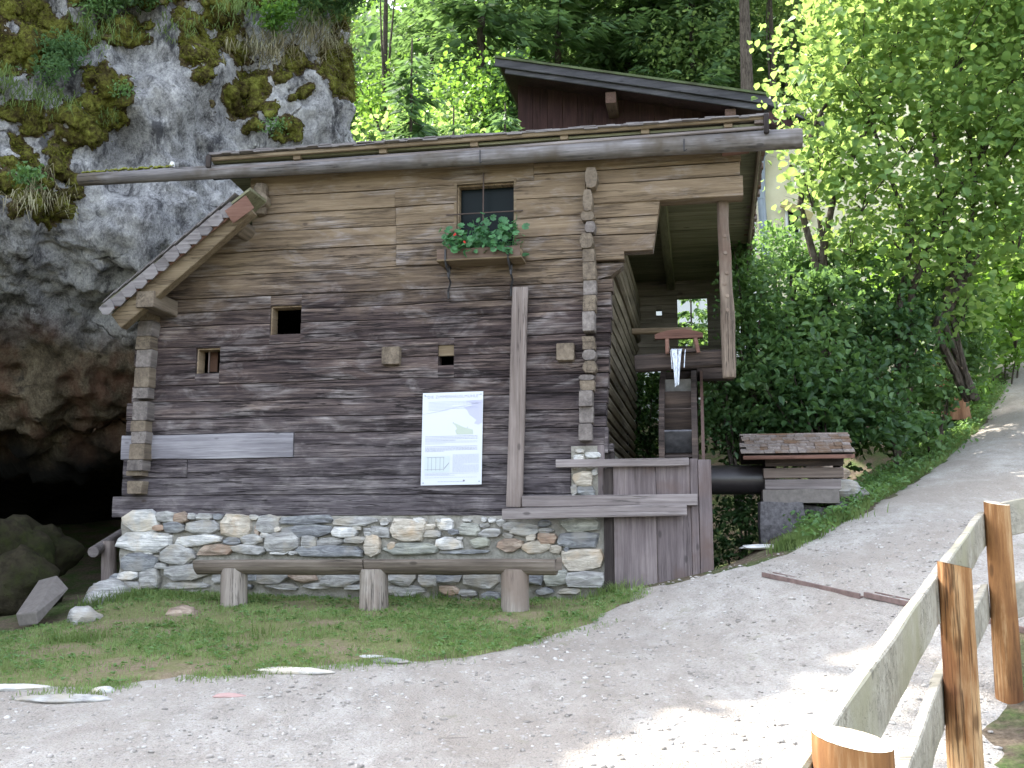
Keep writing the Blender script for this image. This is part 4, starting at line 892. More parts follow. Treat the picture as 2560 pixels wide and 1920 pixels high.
# ------------------------------------------------------------------ information sign
sign = mill_empty('information_sign', label='white printed information panel screwed to the dark logs', cat='sign')
SD = -.022
p00, p10, p11, p01 = M(420.7, 485.5, SD), M(481.5, 484.3, SD), M(483.2, 391.2, SD), M(422.9, 393.2, SD)
t = NT('white_sign_panel'); z_ = t.n('SeparateXYZ', Vector=t.n('TexCoord').outputs['Object']).outputs[2]
g = t.noise(t.coords((1, 1, 1)), 5, 3); c = t.mix(t.ramp(t.math('ADD', z_, t.math('MULTIPLY', g, .12)), [(.0, 1), (1, 0)]), (.80, .83, .86), (.80, .83, .86))
m_sign = t.principled((.56, .59, .64), .25, spec=.5)
MB().loft([[p00, p10, p11, p01], [p + np.array([0, .006, 0]) for p in (p00, p10, p11, p01)]]).build('panel', m_sign, sign, smooth=False)
def S(u, v, d=.0015):     # u,v in 0..1 on the panel, v from the top
    a = p01 + (p11 - p01) * u; b = p00 + (p10 - p00) * u; q = a + (b - a) * v; return np.array([q[0], q[1] - d, q[2]])
def ink(name, col):
    t = NT(name); return t.principled(col, .4)
i_blue = ink('blue_grey_print', (.28, .29, .38)); i_mid = ink('grey_text_print', (.24, .25, .36)); i_pale = ink('pale_text_print', (.38, .41, .50)); i_green = ink('pale_green_print', (.44, .50, .43)); i_dark = ink('dark_print', (.18, .17, .22)); i_line = ink('lilac_print', (.44, .45, .58)); i_pic = ink('photo_print', (.50, .56, .56))
def quad(mb, u0, v0, u1, v1, d=.0015): mb.add([S(u0, v0, d), S(u1, v0, d), S(u1, v1, d), S(u0, v1, d)], [(3, 2, 1, 0)])
def poly(mb, P, d=.0015): mb.add([S(u, v, d) for u, v in P], [tuple(range(len(P) - 1, -1, -1))])
fc = bpy.data.curves.new('title', 'FONT'); fc.body = '“DIE ZIMMERHÄUSLMÜHLE”'; fc.size = .06; fc.extrude = .0; fc.space_character = 1.12; fc.align_x = 'CENTER'
fo = bpy.data.objects.new('tmp', fc); COL.objects.link(fo); dg = bpy.context.evaluated_depsgraph_get(); me = bpy.data.meshes.new_from_object(fo.evaluated_get(dg)); bpy.data.objects.remove(fo)
V = np.zeros(len(me.vertices) * 3); me.vertices.foreach_get('co', V); V = V.reshape(-1, 3); w_t = V[:, 0].max() - V[:, 0].min(); pw = p11[0] - p01[0]; k = .90 * pw / w_t
bb = S(.5, .062); ex = (p11 - p01) / np.linalg.norm(p11 - p01); V2 = np.stack([bb + ex * (v[0] - (V[:, 0].max() + V[:, 0].min()) / 2) * k + np.array([0, 0, v[1] * k]) for v in V]); me.vertices.foreach_set('co', V2.astype(np.float32).ravel()); me.update()
link('title_text', me, i_blue, sign)
rs = random.Random(2)
def textblock(v0, v1, u0, u1, n, mat, short=()):
    mb = MB()
    for i in range(n):
        v = v0 + (v1 - v0) * i / max(1, n - 1); u = u0; ue = u1 if i not in short else u0 + (u1 - u0) * rs.uniform(.35, .6)
        while u < ue:
            w = rs.uniform(.012, .05); quad(mb, u, v, min(u + w, ue), v + .0042); u += w + .008
    mb.build('text_lines', mat, sign, smooth=False)
textblock(.10, .19, .10, .92, 7, i_pale, (3, 6)); textblock(.475, .52, .06, .92, 4, i_mid, (3,)); textblock(.53, .555, .06, .92, 3, i_pale, (2,)); textblock(.585, .60, .06, .92, 2, i_mid); textblock(.612, .635, .06, .92, 3, i_mid, (2,))
textblock(.675, .86, .52, .95, 19, i_pale, (10,)); textblock(.875, .895, .06, .92, 3, i_pale, (1, 2)); textblock(.918, .918, .06, .92, 1, i_pale); textblock(.962, .962, .28, .70, 1, i_mid)
mb = MB(); poly(mb, [(0, .232), (.3, .20), (.62, .155), (.99, .115), (.99, .12), (.62, .16), (.3, .206), (0, .237)]); poly(mb, [(.70, .10), (.99, .09), (.99, .34), (.93, .36), (.86, .345), (.9, .31), (.84, .28), (.78, .25), (.74, .2), (.69, .17), (.82, .15), (.8, .12)]); mb.build('mountain_print', i_line, sign, smooth=False)
mb = MB(); poly(mb, [(.50, .335), (.56, .34), (.70, .385), (.84, .41), (.85, .46), (.58, .46), (.55, .42), (.58, .40), (.55, .36)], .002); mb.build('tree_print', i_green, sign, smooth=False)
mb = MB(); quad(mb, .055, .69, .47, .865, .002); mb.build('picture_print', i_pic, sign, smooth=False)
mb = MB()
for u in (.11, .17, .24, .31, .37): quad(mb, u, .70, u + .006, .845, .003)
quad(mb, .09, .70, .38, .704, .003); quad(mb, .06, .83, .38, .834, .003); poly(mb, [(.38, .82), (.46, .76), (.465, .765), (.385, .83)], .003); mb.build('drawing_print', i_blue, sign, smooth=False)
mb = MB(); poly(mb, [(.71 + .017 * cos(a), .957 + .011 * sin(a)) for a in np.linspace(0, 2 * pi, 11)[:-1]], .002); poly(mb, [(.52 + .006 * cos(a), .332 + .004 * sin(a)) for a in np.linspace(0, 2 * pi, 8)[:-1]], .003); poly(mb, [(.755 + .006 * cos(a), .385 + .004 * sin(a)) for a in np.linspace(0, 2 * pi, 8)[:-1]], .003); mb.build('seal_print', i_dark, sign, smooth=False)
for u, v in ((.04, .975), (.96, .968), (.04, .03), (.965, .03)): q = S(u, v, 0); MB().rlog(q + np.array([0, .01, 0]), q - np.array([0, .006, 0]), .007, .006, seg=8, n=2, wob=0).build('screw', m_zinc, sign)

# ------------------------------------------------------------------ window box and geraniums
wb = mill_empty('window_box', label='brown wooden flower box on black iron brackets under the window', cat='window box')
a, b = M(440, 258.5, -.10), M(520, 254.5, -.10); z0 = (a[2] + b[2]) / 2; x0_, x1_ = M(438, 258, -.2)[0], M(520.5, 256, -.2)[0]
MB().beam((x0_, -.235, z0), (x1_, -.235, z0), .02, .115, n=8, wob=.003).build('front_board', wood('flower_box_board', (.06, .04, .03), (.13, .09, .07), (.20, .15, .12)), wb)
MB().beam((x0_, -.13, z0 - .06), (x1_ + .02, -.13, z0 - .06), .26, .02, n=6).build('bottom_board', m_tan, wb)
for x_ in (x0_ + .012, x1_ - .012): MB().beam((x_, -.222, z0), (x_, -.03, z0), .02, .11, n=2).build('side_board', m_tanz, wb)
MB().beam((x0_ + .02, -.03, z0), (x1_ - .02, -.03, z0), .02, .11, n=2).build('back_board', m_tan, wb)
for px_ in (446.5, 509):
    o = MB(); x_ = M(px_, 262, -.2)[0]; xw = M(px_ + 2, 280, -.02)[0]
    path = [(x_, -.25, z0 + .05), (x_, -.252, z0 - .07), (x_, -.22, z0 - .11), (x_ + .005, -.15, z0 - .16), (x_ + .01, -.15, z0 - .21), (x_ + .015, -.08, z0 - .25), (xw, -.025, z0 - .33), (xw, -.012, z0 - .40)]
    for p, q in zip(path[:-1], path[1:]): o.rlog(p, q, .011, .011, seg=6, n=2, wob=0)
    o.rlog((x_, -.25, z0 - .085), (x_, -.01, z0 - .085), .009, .009, seg=6, n=2, wob=0)
    cc = np.array([x_ + .01, -.12, z0 - .15])
    pr = None
    for a_ in np.linspace(0, 2 * pi * 1.2, 13):
        q = cc + np.array([0, cos(a_) * .035 * (1 - a_ / 12), sin(a_) * .05]); 
        if pr is not None: o.rlog(pr, q, .006, .006, seg=5, n=1, wob=0)
        pr = q
    o.build('bracket', m_iron, wb)
def lobed_leaf(r=.04, n=16):
    V = [(0, 0, 0)]; 
    for i in range(n):
        a = 2 * pi * i / n; k = r * (1 - .16 * (i % 2)) * (1 if i else .45); V.append((cos(a) * k, sin(a) * k, .012 * (k / r)))
    return V, [(0, i, i % n + 1) for i in range(1, n + 1)]
gl = MB(); gl.add(*lobed_leaf()); gme = gl.mesh(); gme.materials.append(L_ger)
rr = random.Random(9)
for gi, (xa, xb_, h_, lab) in enumerate(((446, 472, .20, 'leftmost geranium spilling over the left end of the window box'), (468, 497, .30, 'tall middle geranium in the window box'), (494, 522, .30, 'rightmost geranium in the window box beside the window frame'))):
    ca = M((xa + xb_) / 2, 248, -.14); g = empty('geranium', to_w(ca), -A, label=lab, cat='plant', group='geraniums in the window box')
    hw = (M(xb_, 248, -.14)[0] - M(xa, 248, -.14)[0]) / 2; sm_ = MB()
    for i in range(11): 
        p = np.array([rr.uniform(-hw, hw) * .6, rr.uniform(-.06, .06), -.06]); q = np.array([rr.uniform(-hw, hw), rr.uniform(-.16, .08), rr.uniform(.0, h_)]); sm_.rlog(p, q, .004, .003, seg=5, n=3, wob=.3)
    sm_.build('stems', L_ger, g)
    for i in range(95 if gi != 1 else 110):
        q = np.array([rr.gauss(0, hw * .55), rr.uniform(-.19, .10), rr.uniform(-.09, h_ * (1 if rr.random() < .4 else .6))])
        l = bpy.data.objects.new('leaf', gme); COL.objects.link(l); l.parent = g; l.location = q; l.rotation_euler = (rr.uniform(.2, 1.5), rr.uniform(-.7, .7), rr.uniform(-.9, .9)); sc_ = rr.uniform(.55, 1.25); l.scale = (sc_,) * 3
    for i in range((2, 0, 0)[gi]):
        q = np.array([rr.uniform(-hw, hw), -.19, rr.uniform(-.05, h_ * .7)]); f_ = MB()
        for k in range(6): f_.add([tuple(q + np.array([rr.uniform(-.012, .012), rr.uniform(-.008, .008), rr.uniform(-.012, .012)]) + np.array(v)) for v in ((0, 0, 0), (.012, 0, .003), (.01, -.004, .013), (-.002, -.004, .012))], [(0, 1, 2, 3)])
        f_.build('blossom', m_flower, g, smooth=False)

# ------------------------------------------------------------------ water wheel, its shaft, flume and falling water
AX_Y = 1.25; ax = M(735, 480, AX_Y); RADI = M(680, 372, AX_Y)[2] - ax[2]
xw0, xw1 = M(659, 440, AX_Y - 1.0)[0], M(698, 440, AX_Y - 1.0)[0]
wheel = empty('waterwheel', to_w((0, AX_Y, ax[2])), -A, label='dark wet wooden water wheel standing edge on behind the barrier', cat='water wheel')
def ring(xc, w, r1, r0, name, mat):
    mb = MB(); R = []; n = 40
    for i in range(n + 1):
        a = 2 * pi * i / n; r2 = r1 * (1 + .004 * n1(i * 1.1)); R.append([(xc - w / 2, r2 * cos(a), r2 * sin(a)), (xc + w / 2, r2 * cos(a), r2 * sin(a)), (xc + w / 2, r0 * cos(a), r0 * sin(a)), (xc - w / 2, r0 * cos(a), r0 * sin(a))])
    mb.loft(R, cap=False); return mb.build(name, mat, wheel, smooth=False)
ring(xw0 + .03, .055, RADI, RADI - .24, 'rim', m_dkx); ring(xw1 - .03, .055, RADI, RADI - .24, 'rim', m_dkx)
xr2 = M(704, 440, AX_Y - 1.0)[0]; ring(xr2 - .01, .03, RADI * .995, RADI - .2, 'outer_rim', plain('wet_red_brown_rim', (.07, .04, .032), .5))
m_wet = plain('wet_paddle', (.10, .10, .11), .25, .3, 14, spec=.6); NP = 28
for i in range(NP):
    a = 2 * pi * i / NP + .07; ca, sa = cos(a), sin(a); c1, s1 = cos(a + .12), sin(a + .12)
    p = lambda r, c_, s_, dy=0: (r * c_, r * s_)
    q0 = (RADI * .99 * ca, RADI * .99 * sa); q1 = ((RADI - .25) * c1, (RADI - .25) * s1); nx_, nz_ = (-(q1[1] - q0[1]), q1[0] - q0[0]); L_ = math.hypot(nx_, nz_); nx_, nz_ = nx_ / L_ * .012, nz_ / L_ * .012
    MB().loft([[(x_, q0[0] - nx_, q0[1] - nz_), (x_, q0[0] + nx_, q0[1] + nz_), (x_, q1[0] + nx_, q1[1] + nz_), (x_, q1[0] - nx_, q1[1] - nz_)] for x_ in (xw0 + .058, xw1 - .058)]).build('paddle', m_wet if i % 3 == 0 else m_dkx, wheel, smooth=False)
mb = MB(); R = []
for i in range(41):
    a = 2 * pi * i / 40; R.append([(xw0 + .05, (RADI - .25) * cos(a), (RADI - .25) * sin(a)), (xw1 - .05, (RADI - .25) * cos(a), (RADI - .25) * sin(a)), (xw1 - .05, (RADI - .275) * cos(a), (RADI - .275) * sin(a)), (xw0 + .05, (RADI - .275) * cos(a), (RADI - .275) * sin(a))])
mb.loft(R, cap=False).build('sole_board', m_dkx, wheel, smooth=False)
for i in range(6):
    a = pi * i / 6 + .2
    for x_ in (xw0 + .03, xw1 - .03): MB().beam((x_, -(RADI - .1) * cos(a), -(RADI - .1) * sin(a)), (x_, (RADI - .1) * cos(a), (RADI - .1) * sin(a)), .05, .09, up=(0, -sin(a), cos(a)), n=3).build('spoke', m_dkx, wheel)
sh_r = 14.5 / F_PX * 11.3
MB().rlog((XS - .2, 0, 0), (M(775, 480, AX_Y)[0], 0, 0), sh_r, sh_r, seg=18, n=12, wob=.015).build('shaft', plain('black_wet_shaft', (.03, .026, .028), .35, spec=.5), wheel)
fl = mill_empty('water_trough', label='wooden trough with red topped uprights feeding the water wheel', cat='trough')
TY = .22; tl, tr_, tb_, tt_ = M(665.5, 352, TY), M(696, 352, TY), M(680, 352, TY), M(680, 331, TY)
zb = tb_[2]; MB().box((tl[0], TY, zb), (tr_[0], BY + 2.2, zb + .035)).build('trough_floor', m_dkx, fl, smooth=False)
for x_ in (tl[0], tr_[0] - .03): MB().box((x_, TY + .04, zb + .036), (x_ + .03, BY + 2.2, zb + .13)).build('trough_side', m_greeny, fl, smooth=False)
for x_, dx in ((M(667.3, 345, TY)[0], 0), (M(694.3, 345, TY)[0], .04)):
    MB().beam((x_ + dx, TY - .03, zb - .02), (x_, TY - .03, M(667, 333, TY)[2]), .04, .05, up=(0, 1, 0), n=3).build('upright', m_red, fl)
a, b = M(655, 337, TY), M(703, 335.5, TY); mb = MB(); xs = np.linspace(a[0], b[0], 9); mid = (a[0] + b[0]) / 2
mb.loft([[(x, TY - .06, a[2] - .03), (x, TY + .02, a[2] - .03), (x, TY + .02, a[2] + .015 + .045 * (1 - ((x - mid) / (b[0] - mid)) ** 2)), (x, TY - .06, a[2] + .015 + .045 * (1 - ((x - mid) / (b[0] - mid)) ** 2))] for x in xs]); mb.build('yoke', wood('red_brown_yoke', (.05, .025, .018), (.12, .06, .045), (.2, .12, .09)), fl, smooth=False)
MB().rlog(M(632, 331.5, 1.0), M(692, 330, 1.0), .035, .032, seg=10, n=6, wob=.08).build('cross_pole', m_tan, fl)
a, b = M(633, 365, .55), M(735, 361, .55)
t = NT('falling_water'); b_ = t.n('BsdfPrincipled', Roughness=.15); b_.inputs['Base Color'].default_value = (.75, .80, .88, 1); b_.inputs['Specular IOR Level'].default_value = .6
tr = t.n('BsdfTransparent'); f = t.ramp(t.noise(t.coords((60, 60, 5)), 1, 4, .6), [(.35, .25), (.65, .85)]); mx = t.n('MixShader', Fac=f, i1=tr.outputs[0], i2=b_.outputs[0]); t.t.links.new(mx.outputs[0], t.out.inputs[0]); m_water = t.m
mb = MB(); rs = random.Random(4)
for i in range(36):
    u = rs.uniform(0, 1); x_ = M(671 + 11 * u, 352, TY - .04)[0]; xe = M(674.5 + 4 * u, 380, TY - .3)[0]; zt_ = zb + .03; ze = M(677, 376 + rs.uniform(0, 9), TY - .3)[2]; R = []
    for k in range(8):
        s = k / 7; y = TY - .02 - .13 * s ** .7; z = zt_ - (zt_ - ze) * s ** 1.5; x = x_ + (xe - x_) * s; r_ = .0042 * (1 - .4 * s) * rs.uniform(.7, 1.3); R.append([(x + r_ * cos(q), y + r_ * sin(q), z) for q in np.linspace(0, 2 * pi, 6)[:-1]])
    mb.loft(R)
for x0p, x1p, ye in ((670.5, 672.5, 372), (685.5, 684.5, 371)):
    x_ = M(x0p, 352, TY)[0]; xe = M(x1p, 372, TY)[0]; R = []
    for k in range(7):
        s = k / 6; R.append([(x_ + (xe - x_) * s + .004 * cos(q), TY - .02 - .08 * s, zb + .02 + (M(680, ye, TY)[2] - zb) * s ** 1.4 + .004 * sin(q)) for q in np.linspace(0, 2 * pi, 5)[:-1]])
    mb.loft(R)
ow = mb.build('falling_water', m_water); ow.location = MO; ow.rotation_euler[2] = -A; tag(ow, 'thin white jets of water falling from the trough onto the wheel', 'water')

# ------------------------------------------------------------------ shingled bearing cover on its concrete pier
BYY = .95
cov = mill_empty('shingled_cover', label='low board box with small shingle roof over the end of the wheel shaft', cat='cover')
def CL(px, py, y=BYY): return M(px, py, y)
xa, xb_ = CL(764, 480)[0], CL(844, 480)[0]
for (yt, yb_, o_, m_) in ((455.5, 466, .02, m_dkx), (467.5, 478, 0, wood('brown_cover_board', (.06, .045, .04), (.14, .11, .095), (.22, .18, .15))), (479, 489.5, .01, m_grey)):
    zt, zb_ = CL(800, yt)[2], CL(800, yb_)[2]; x2 = xb_ - (.03 if yt > 478 else 0)
    MB().beam((xa + o_, BYY + .015, (zt + zb_) / 2), (x2, BYY + .015, (zt + zb_) / 2), .03, zt - zb_, n=6).build('board', m_, cov)
    MB().box((x2 - .03, BYY + .035, zb_), (x2, BYY + .62, zt)).build('side_board', m_, cov, smooth=False); MB().box((xa + o_, BYY + .035, zb_), (xa + o_ + .03, BYY + .62, zt)).build('side_board', m_, cov, smooth=False)
zE, zR = CL(800, 454.5)[2] + .01, 0; e0, e1 = CL(742, 455, BYY - .16), CL(855.5, 452, BYY - .16); top = CL(800, 434.5, BYY + .30)
xe0, xe1, yE, zE, yR, zR = e0[0], e1[0], BYY - .16, (e0[2] + e1[2]) / 2, BYY + .34, top[2]
MB().loft([[(xe0 + .02, yE + .02, zE - .045), (xe0 + .02, yR, zR - .045), (xe0 + .02, yR + .45, zE - .045), (xe0 + .02, yR + .45, zE - .02), (xe0 + .02, yR, zR - .02), (xe0 + .02, yE + .02, zE - .02)], [(xe1 - .02, yE + .02, zE - .045), (xe1 - .02, yR, zR - .045), (xe1 - .02, yR + .45, zE - .045), (xe1 - .02, yR + .45, zE - .02), (xe1 - .02, yR, zR - .02), (xe1 - .02, yE + .02, zE - .02)]]).build('roof_deck', m_dkx, cov, smooth=False)
MB().beam((xe0 + .01, yE - .005, zE - .035), (xe1 - .01, yE - .005, zE - .035), .02, .04, n=4).build('eaves_board', m_red, cov)
rs = random.Random(8); NC = 6
for c in range(NC):
    x_ = xe0 + rs.uniform(-.02, .02) + .04 * (c % 2)
    while x_ < xe1 - .02:
        w = rs.uniform(.07, .15); w = min(w, xe1 - x_ + .01); f0 = c / NC; f1 = min(1.02, (c + 1.5) / NC); j = rs.uniform(-.015, .012); P0 = (yE + (yR - yE) * f0 + j, zE + (zR - zE) * f0 - .005 + .012); P1 = (yE + (yR - yE) * f1, zE + (zR - zE) * f1 - .008)
        th = rs.uniform(.009, .015); MB().loft([[(x_, P0[0], P0[1]), (x_ + w - .004, P0[0] + rs.uniform(-.006, .006), P0[1]), (x_ + w - .004, P0[0], P0[1] + th), (x_, P0[0], P0[1] + th)], [(x_, P1[0], P1[1]), (x_ + w - .004, P1[0], P1[1]), (x_ + w - .004, P1[0], P1[1] + th), (x_, P1[0], P1[1] + th)]]).build('shingle', m_shing2, cov, smooth=False); x_ += w
MB().loft([[(xe0, yR - .02, zR + .0), (xe0, yR + .47, zE - .01), (xe0, yR + .47, zE + .01), (xe0, yR - .01, zR + .018)], [(xe1, yR - .02, zR + .0), (xe1, yR + .47, zE - .01), (xe1, yR + .47, zE + .01), (xe1, yR - .01, zR + .018)]]).build('back_slope', m_shing2, cov, smooth=False)
pier = mill_empty('concrete_pier', label='dark weathered concrete pier carrying the shingled cover', cat='pier')
def lump(lo, hi, name, mat, par, amp=.02, s=3.0, n=14):
    bm = bmesh.new(); bmesh.ops.create_cube(bm, size=1); bmesh.ops.subdivide_edges(bm, edges=bm.edges, cuts=n, use_grid_fill=True); me = bpy.data.meshes.new('m'); bm.to_mesh(me); bm.free()
    V = np.zeros(len(me.vertices) * 3); me.vertices.foreach_get('co', V); V = V.reshape(-1, 3) * (np.array(hi) - np.array(lo)) + (np.array(hi) + np.array(lo)) / 2
    D = np.stack([fbm(V * s + k * 9, 4, 90 + k) for k in range(3)], 1); V = V + D * amp; me.vertices.foreach_set('co', V.astype(np.float32).ravel()); me.update(); return link(name, me, mat, par)
zp = CL(800, 497)[2]; lump((xa - .02, BYY - .1, zp - .06), (xb_ - .06, BYY + .7, zp + .075), 'capping', m_block, pier, .012)
lump((xa - .05, BYY - .13, zp - 1.9), (CL(803, 530)[0], BYY + .6, zp - .05), 'pier_block', m_conc, pier, .03)
lump((CL(800, 530)[0], BYY - .0, zp - .9), (CL(850, 530)[0], BYY + .7, zp - .06), 'pier_wing', m_conc, pier, .05)

# ------------------------------------------------------------------ fence
fence = empty('wooden_fence', (1.87, 4.4, 0), label='new peeled post and plank fence along the right edge of the path', cat='fence')
FO = np.array([1.87, 4.4, 0])
def fpost(x, y, ztop, r, zb_, seed, slant):
    n = 20; mb = MB(); ang = np.linspace(0, 2 * pi, n, endpoint=False); R = []
    for i, t_ in enumerate(np.linspace(0, 1, 16)):
        z = zb_ + (ztop - zb_) * t_; P = np.stack([np.cos(ang), np.sin(ang), np.full(n, z * 2.2 + seed)], 1); rr_ = r * (1 + .045 * fbm(P * 1.2, 3, seed)) * (1.03 - .05 * t_)
        R.append([np.array([x + cos(a) * q, y + sin(a) * q, z + (slant[0] * cos(a) + slant[1] * sin(a)) * q * (t_ > .99)]) - FO for a, q in zip(ang, rr_)])
    mb.loft(R, cap=False); n_ = len(mb.v); mb.build('post', m_post, fence)
    c = MB(); c.add([tuple(p) for p in R[-1]], [tuple(range(n))]); 
    for i in range(len(c.v)): c.v[i] = (c.v[i][0], c.v[i][1], c.v[i][2] + .001)
    c.build('post_top', m_cut, fence, smooth=False)
P1 = at(852, 742, 2.0); P2 = at(954, 566, 4.4); P3_ = at(996.5, 505, 6.0)
fpost(P1[0], P1[1], P1[2] + .005, .074, P1[2] - 1.15, 1, (-.15, .12)); fpost(P2[0], P2[1], P2[2] + .005, .068, P2[2] - 1.25, 2, (-.22, .05)); fpost(P3_[0], P3_[1], P3_[2] + .01, .070, .55, 3, (-.1, .2)); fpost(4.65, 7.2, P3_[2] + .30, .07, .7, 4, (0, .1)); fpost(-.35, -.2, .98, .07, -.2, 5, (0, 0)); fpost(.15, .9 , 1.05, .07, -.1, 6, (0, 0))
def frail(a, b, h, th=.042, seed=0):
    MB().beam(np.array(a) - FO, np.array(b) - FO, th, h, n=14, wob=.006, bev=.005, seed=seed).build('rail', m_rail, fence)
dirn = (P3_ - P2); dirn[2] = 0; dirn /= np.linalg.norm(dirn); lf = np.array([-dirn[1], dirn[0], 0]) * .085
def onl(P, z): return np.array([P[0], P[1], z])
H1 = .19
frail(onl(P3_, P3_[2] - .035 - H1 / 2) + lf + dirn * .04, onl(P2, P2[2] - .05 - H1 / 2) + lf - dirn * .05, H1, seed=1)
frail(onl(P2, P2[2] - .05 - H1 / 2) + lf - dirn * .055, onl(P1, P1[2] - .04 - H1 / 2) + lf * 1.0 - dirn * .1, H1, seed=2)
frail(onl(P3_, P3_[2] - .54) + lf, onl(P2, P2[2] - .56) + lf - dirn * .05, H1, seed=3); frail(onl(P2, P2[2] - .56) + lf - dirn * .055, onl(P1, P1[2] - .55) + lf - dirn * .1, H1, seed=4)
frail(onl(P1, P1[2] - .04 - H1 / 2) + lf - dirn * .11, np.array([.1, .9, .93]) + lf, H1, seed=5)
e = np.array([4.65, 7.2, 0]); dr = (e - onl(P3_, 0)); dr /= np.linalg.norm(dr); lf2 = np.array([dr[1], -dr[0], 0]) * .0
frail(onl(P3_, P3_[2] - .06 - .02) + dr * .04 + np.array([0, -.02, 0]), np.array([4.65, 7.2, P3_[2] + .2]), H1, .05, 6); frail(onl(P3_, P3_[2] - .55) + dr * .04, np.array([4.65, 7.2, P3_[2] - .28]), H1, .05, 7)

# ------------------------------------------------------------------ steel channel across the path
def on_g(px, py, dz=.0): p = hit_ground(px, py); return np.array([p[0], p[1], ground_z(p[None, :2])[0] + dz])
ch = empty('drain_channel', on_g(840, 590), label='rusty steel drain channel laid across the gravel path', cat='drain'); c0 = np.array(ch.location)
for (a, b) in (((768, 577.5), (866, 599)), ((870, 598), (945, 614)), ((945, 614), (1060, 640))):
    a, b = on_g(*a), on_g(*b); d = (b - a) / np.linalg.norm(b - a); s_ = np.array([-d[1], d[0], 0])
    for o_ in (-.055, .055): MB().beam(a + s_ * o_ + [0, 0, .02] - c0, b + s_ * o_ + [0, 0, .014] - c0, .016, .04, n=5, bev=.003).build('channel_side', m_rust, ch)
    MB().beam(a + [0, 0, .006] - c0, b + [0, 0, .006] - c0, .10, .012, n=5, bev=.002).build('channel_floor', m_rust, ch)

# ------------------------------------------------------------------ loose things on the left
def wpart(name, mat, par, loc): pass
bc = at(42, 600, 9.7); blk = empty('stone_block', bc, label='grey squared stone block lying tilted at the cave mouth', cat='stone block')
def slab(corners, depth, name, mat, par):
    R = [np.array(c) - bc for c in corners]; n = np.array(depth); MB().loft([R, [r + n for r in R]]).build(name, mat, par, smooth=False)
f4 = [at(15.5, 614, 9.55), at(36, 612.5, 9.5), at(36.5, 625, 9.5), at(20, 627, 9.55)]; far4 = [at(57, 577, 10.5) + 0, at(68.5, 585, 10.45), at(66, 600, 10.45), at(52, 600, 10.5)]
mb = MB(); f4 = [at(15.5, 614, 9.6), at(36, 612, 9.45), at(38, 624.5, 9.45), at(19, 627, 9.6)]; f5 = [at(38.5, 580, 10.35), at(57, 575, 10.2), at(69, 588.5, 10.15), at(46, 600, 10.3)]
mb.loft([[p - bc for p in f4], [p - bc for p in f5]]); o = mb.build('block', m_block, blk, smooth=False)
bv = o.modifiers.new('b', 'BEVEL'); bv.width = .012; bv.segments = 2
rock_low = m_rock
bl = [((8, 555), 11.2, (.42, .40, .42), 'large mossy boulder at the far left edge of the cave', 3), ((42, 548), 11.6, (.38, .4, .3), 'rounded boulder leaning beside the large mossy one in the cave', 5), ((18, 590), 10.6, (.42, .4, .32), 'yellowish boulder behind the squared stone block', 8)]
t = NT('mossy_boulder'); n = t.noise(t.coords(), 3, 6, .7); n2 = t.noise(t.coords(), 12, 6, .7); c = t.mix(t.ramp(n, [(.45, 0), (.62, 1)]), t.ramp(n2, [(.3, (.014, .012, .008)), (.7, (.05, .043, .027))]), t.ramp(n2, [(.3, (.009, .011, .005)), (.7, (.03, .034, .012))])); m_mossb = t.principled(c, .95, n2, 1, .04, .1)
for (pp_, Y, r_, lab, sd_) in bl: boulder('boulder', at(*pp_, Y), r_, m_mossb, sd_, label=lab, cat='boulder')
for (px_, py, w, lab, sd_) in ((84, 618, .16, 'dark rounded stone at the left end of the grass bank', 21), (110, 591, .2, 'flat rubble stone at the left foot of the foundation wall', 22), (182, 612, .13, 'brownish stone half buried in the grass bank', 23), (100, 598, .13, 'small rubble stone below the left corner of the wall', 24)):
    p = hit_ground(px_, py + 6); boulder('stone', p + [0, 0, w * .25], (w, w * .8, w * .7), MS['g'] if sd_ != 23 else MS['o'], sd_, 3, label=lab, cat='stone')
p = at(828, 474, 11.6); boulder('stone', p, (.22, .2, .15), MS['o'], 31, 3, label='rust brown stone beside the right end of the shingled cover', cat='stone')
p = at(842, 494, 11.3); boulder('stone', p + [0, 0, .02], (.24, .2, .12), MS['g'], 32, 3, label='grey stone on the grassy verge right of the concrete pier', cat='stone')
# hand rail in the cave
cr_ = empty('cave_railing', at(104, 580, 11.4), label='old timber hand rail with post in the dark cave beside the wall', cat='railing'); c0 = np.array(cr_.location)
MB().rlog(at(93, 552, 11.2) - c0, at(122, 533, 12.2) - c0, .06, .05, seg=10, n=5).build('hand_rail', m_grey, cr_)
MB().rlog(at(109, 588, 11.5) - c0, at(109, 541, 11.5) - c0, .085, .075, seg=10, n=5).build('rail_post', m_greyz, cr_)
# flat pale slabs set along the edge of the turf
SL_ = ((16, 691, .42, .07, 'long pale stone in the turf edge at the far left'), (66, 701.5, .62, .10, 'largest pale flat stone in the lower left turf edge'), (103, 694, .16, .06, 'small pale stone right of the largest flat stone at lower left'), (290, 674.5, .58, .10, 'wide pale flat stone set at the grass edge before the bench'), (372, 661.5, .22, .05, 'small pale stone at the grass edge, left of a slightly larger one'), (388, 665, .28, .07, 'pale stone at the grass edge, rightmost of the pair in front of the bench'), (764, 549.5, .5, .14, 'pale flat slab on the brink of the wheel pit by the barrier'))
for i, (px_, py, w, d, lb_) in enumerate(SL_):
    p = hit_ground(px_, py); boulder('slab_stone', (p[0], p[1], ground_z(p[None, :2])[0] + .012), (w / 2, d * .95, .026), MS['wgww'[i % 4]], 50 + i, 3, .2, rot=rs.uniform(-.15, .2), group='pale flat stones let into the edge of the path', label=lb_, cat='stone')
p = hit_ground(228, 699)
t = NT('red_mark_stone'); m_redst = t.principled((.40, .27, .25), .9)
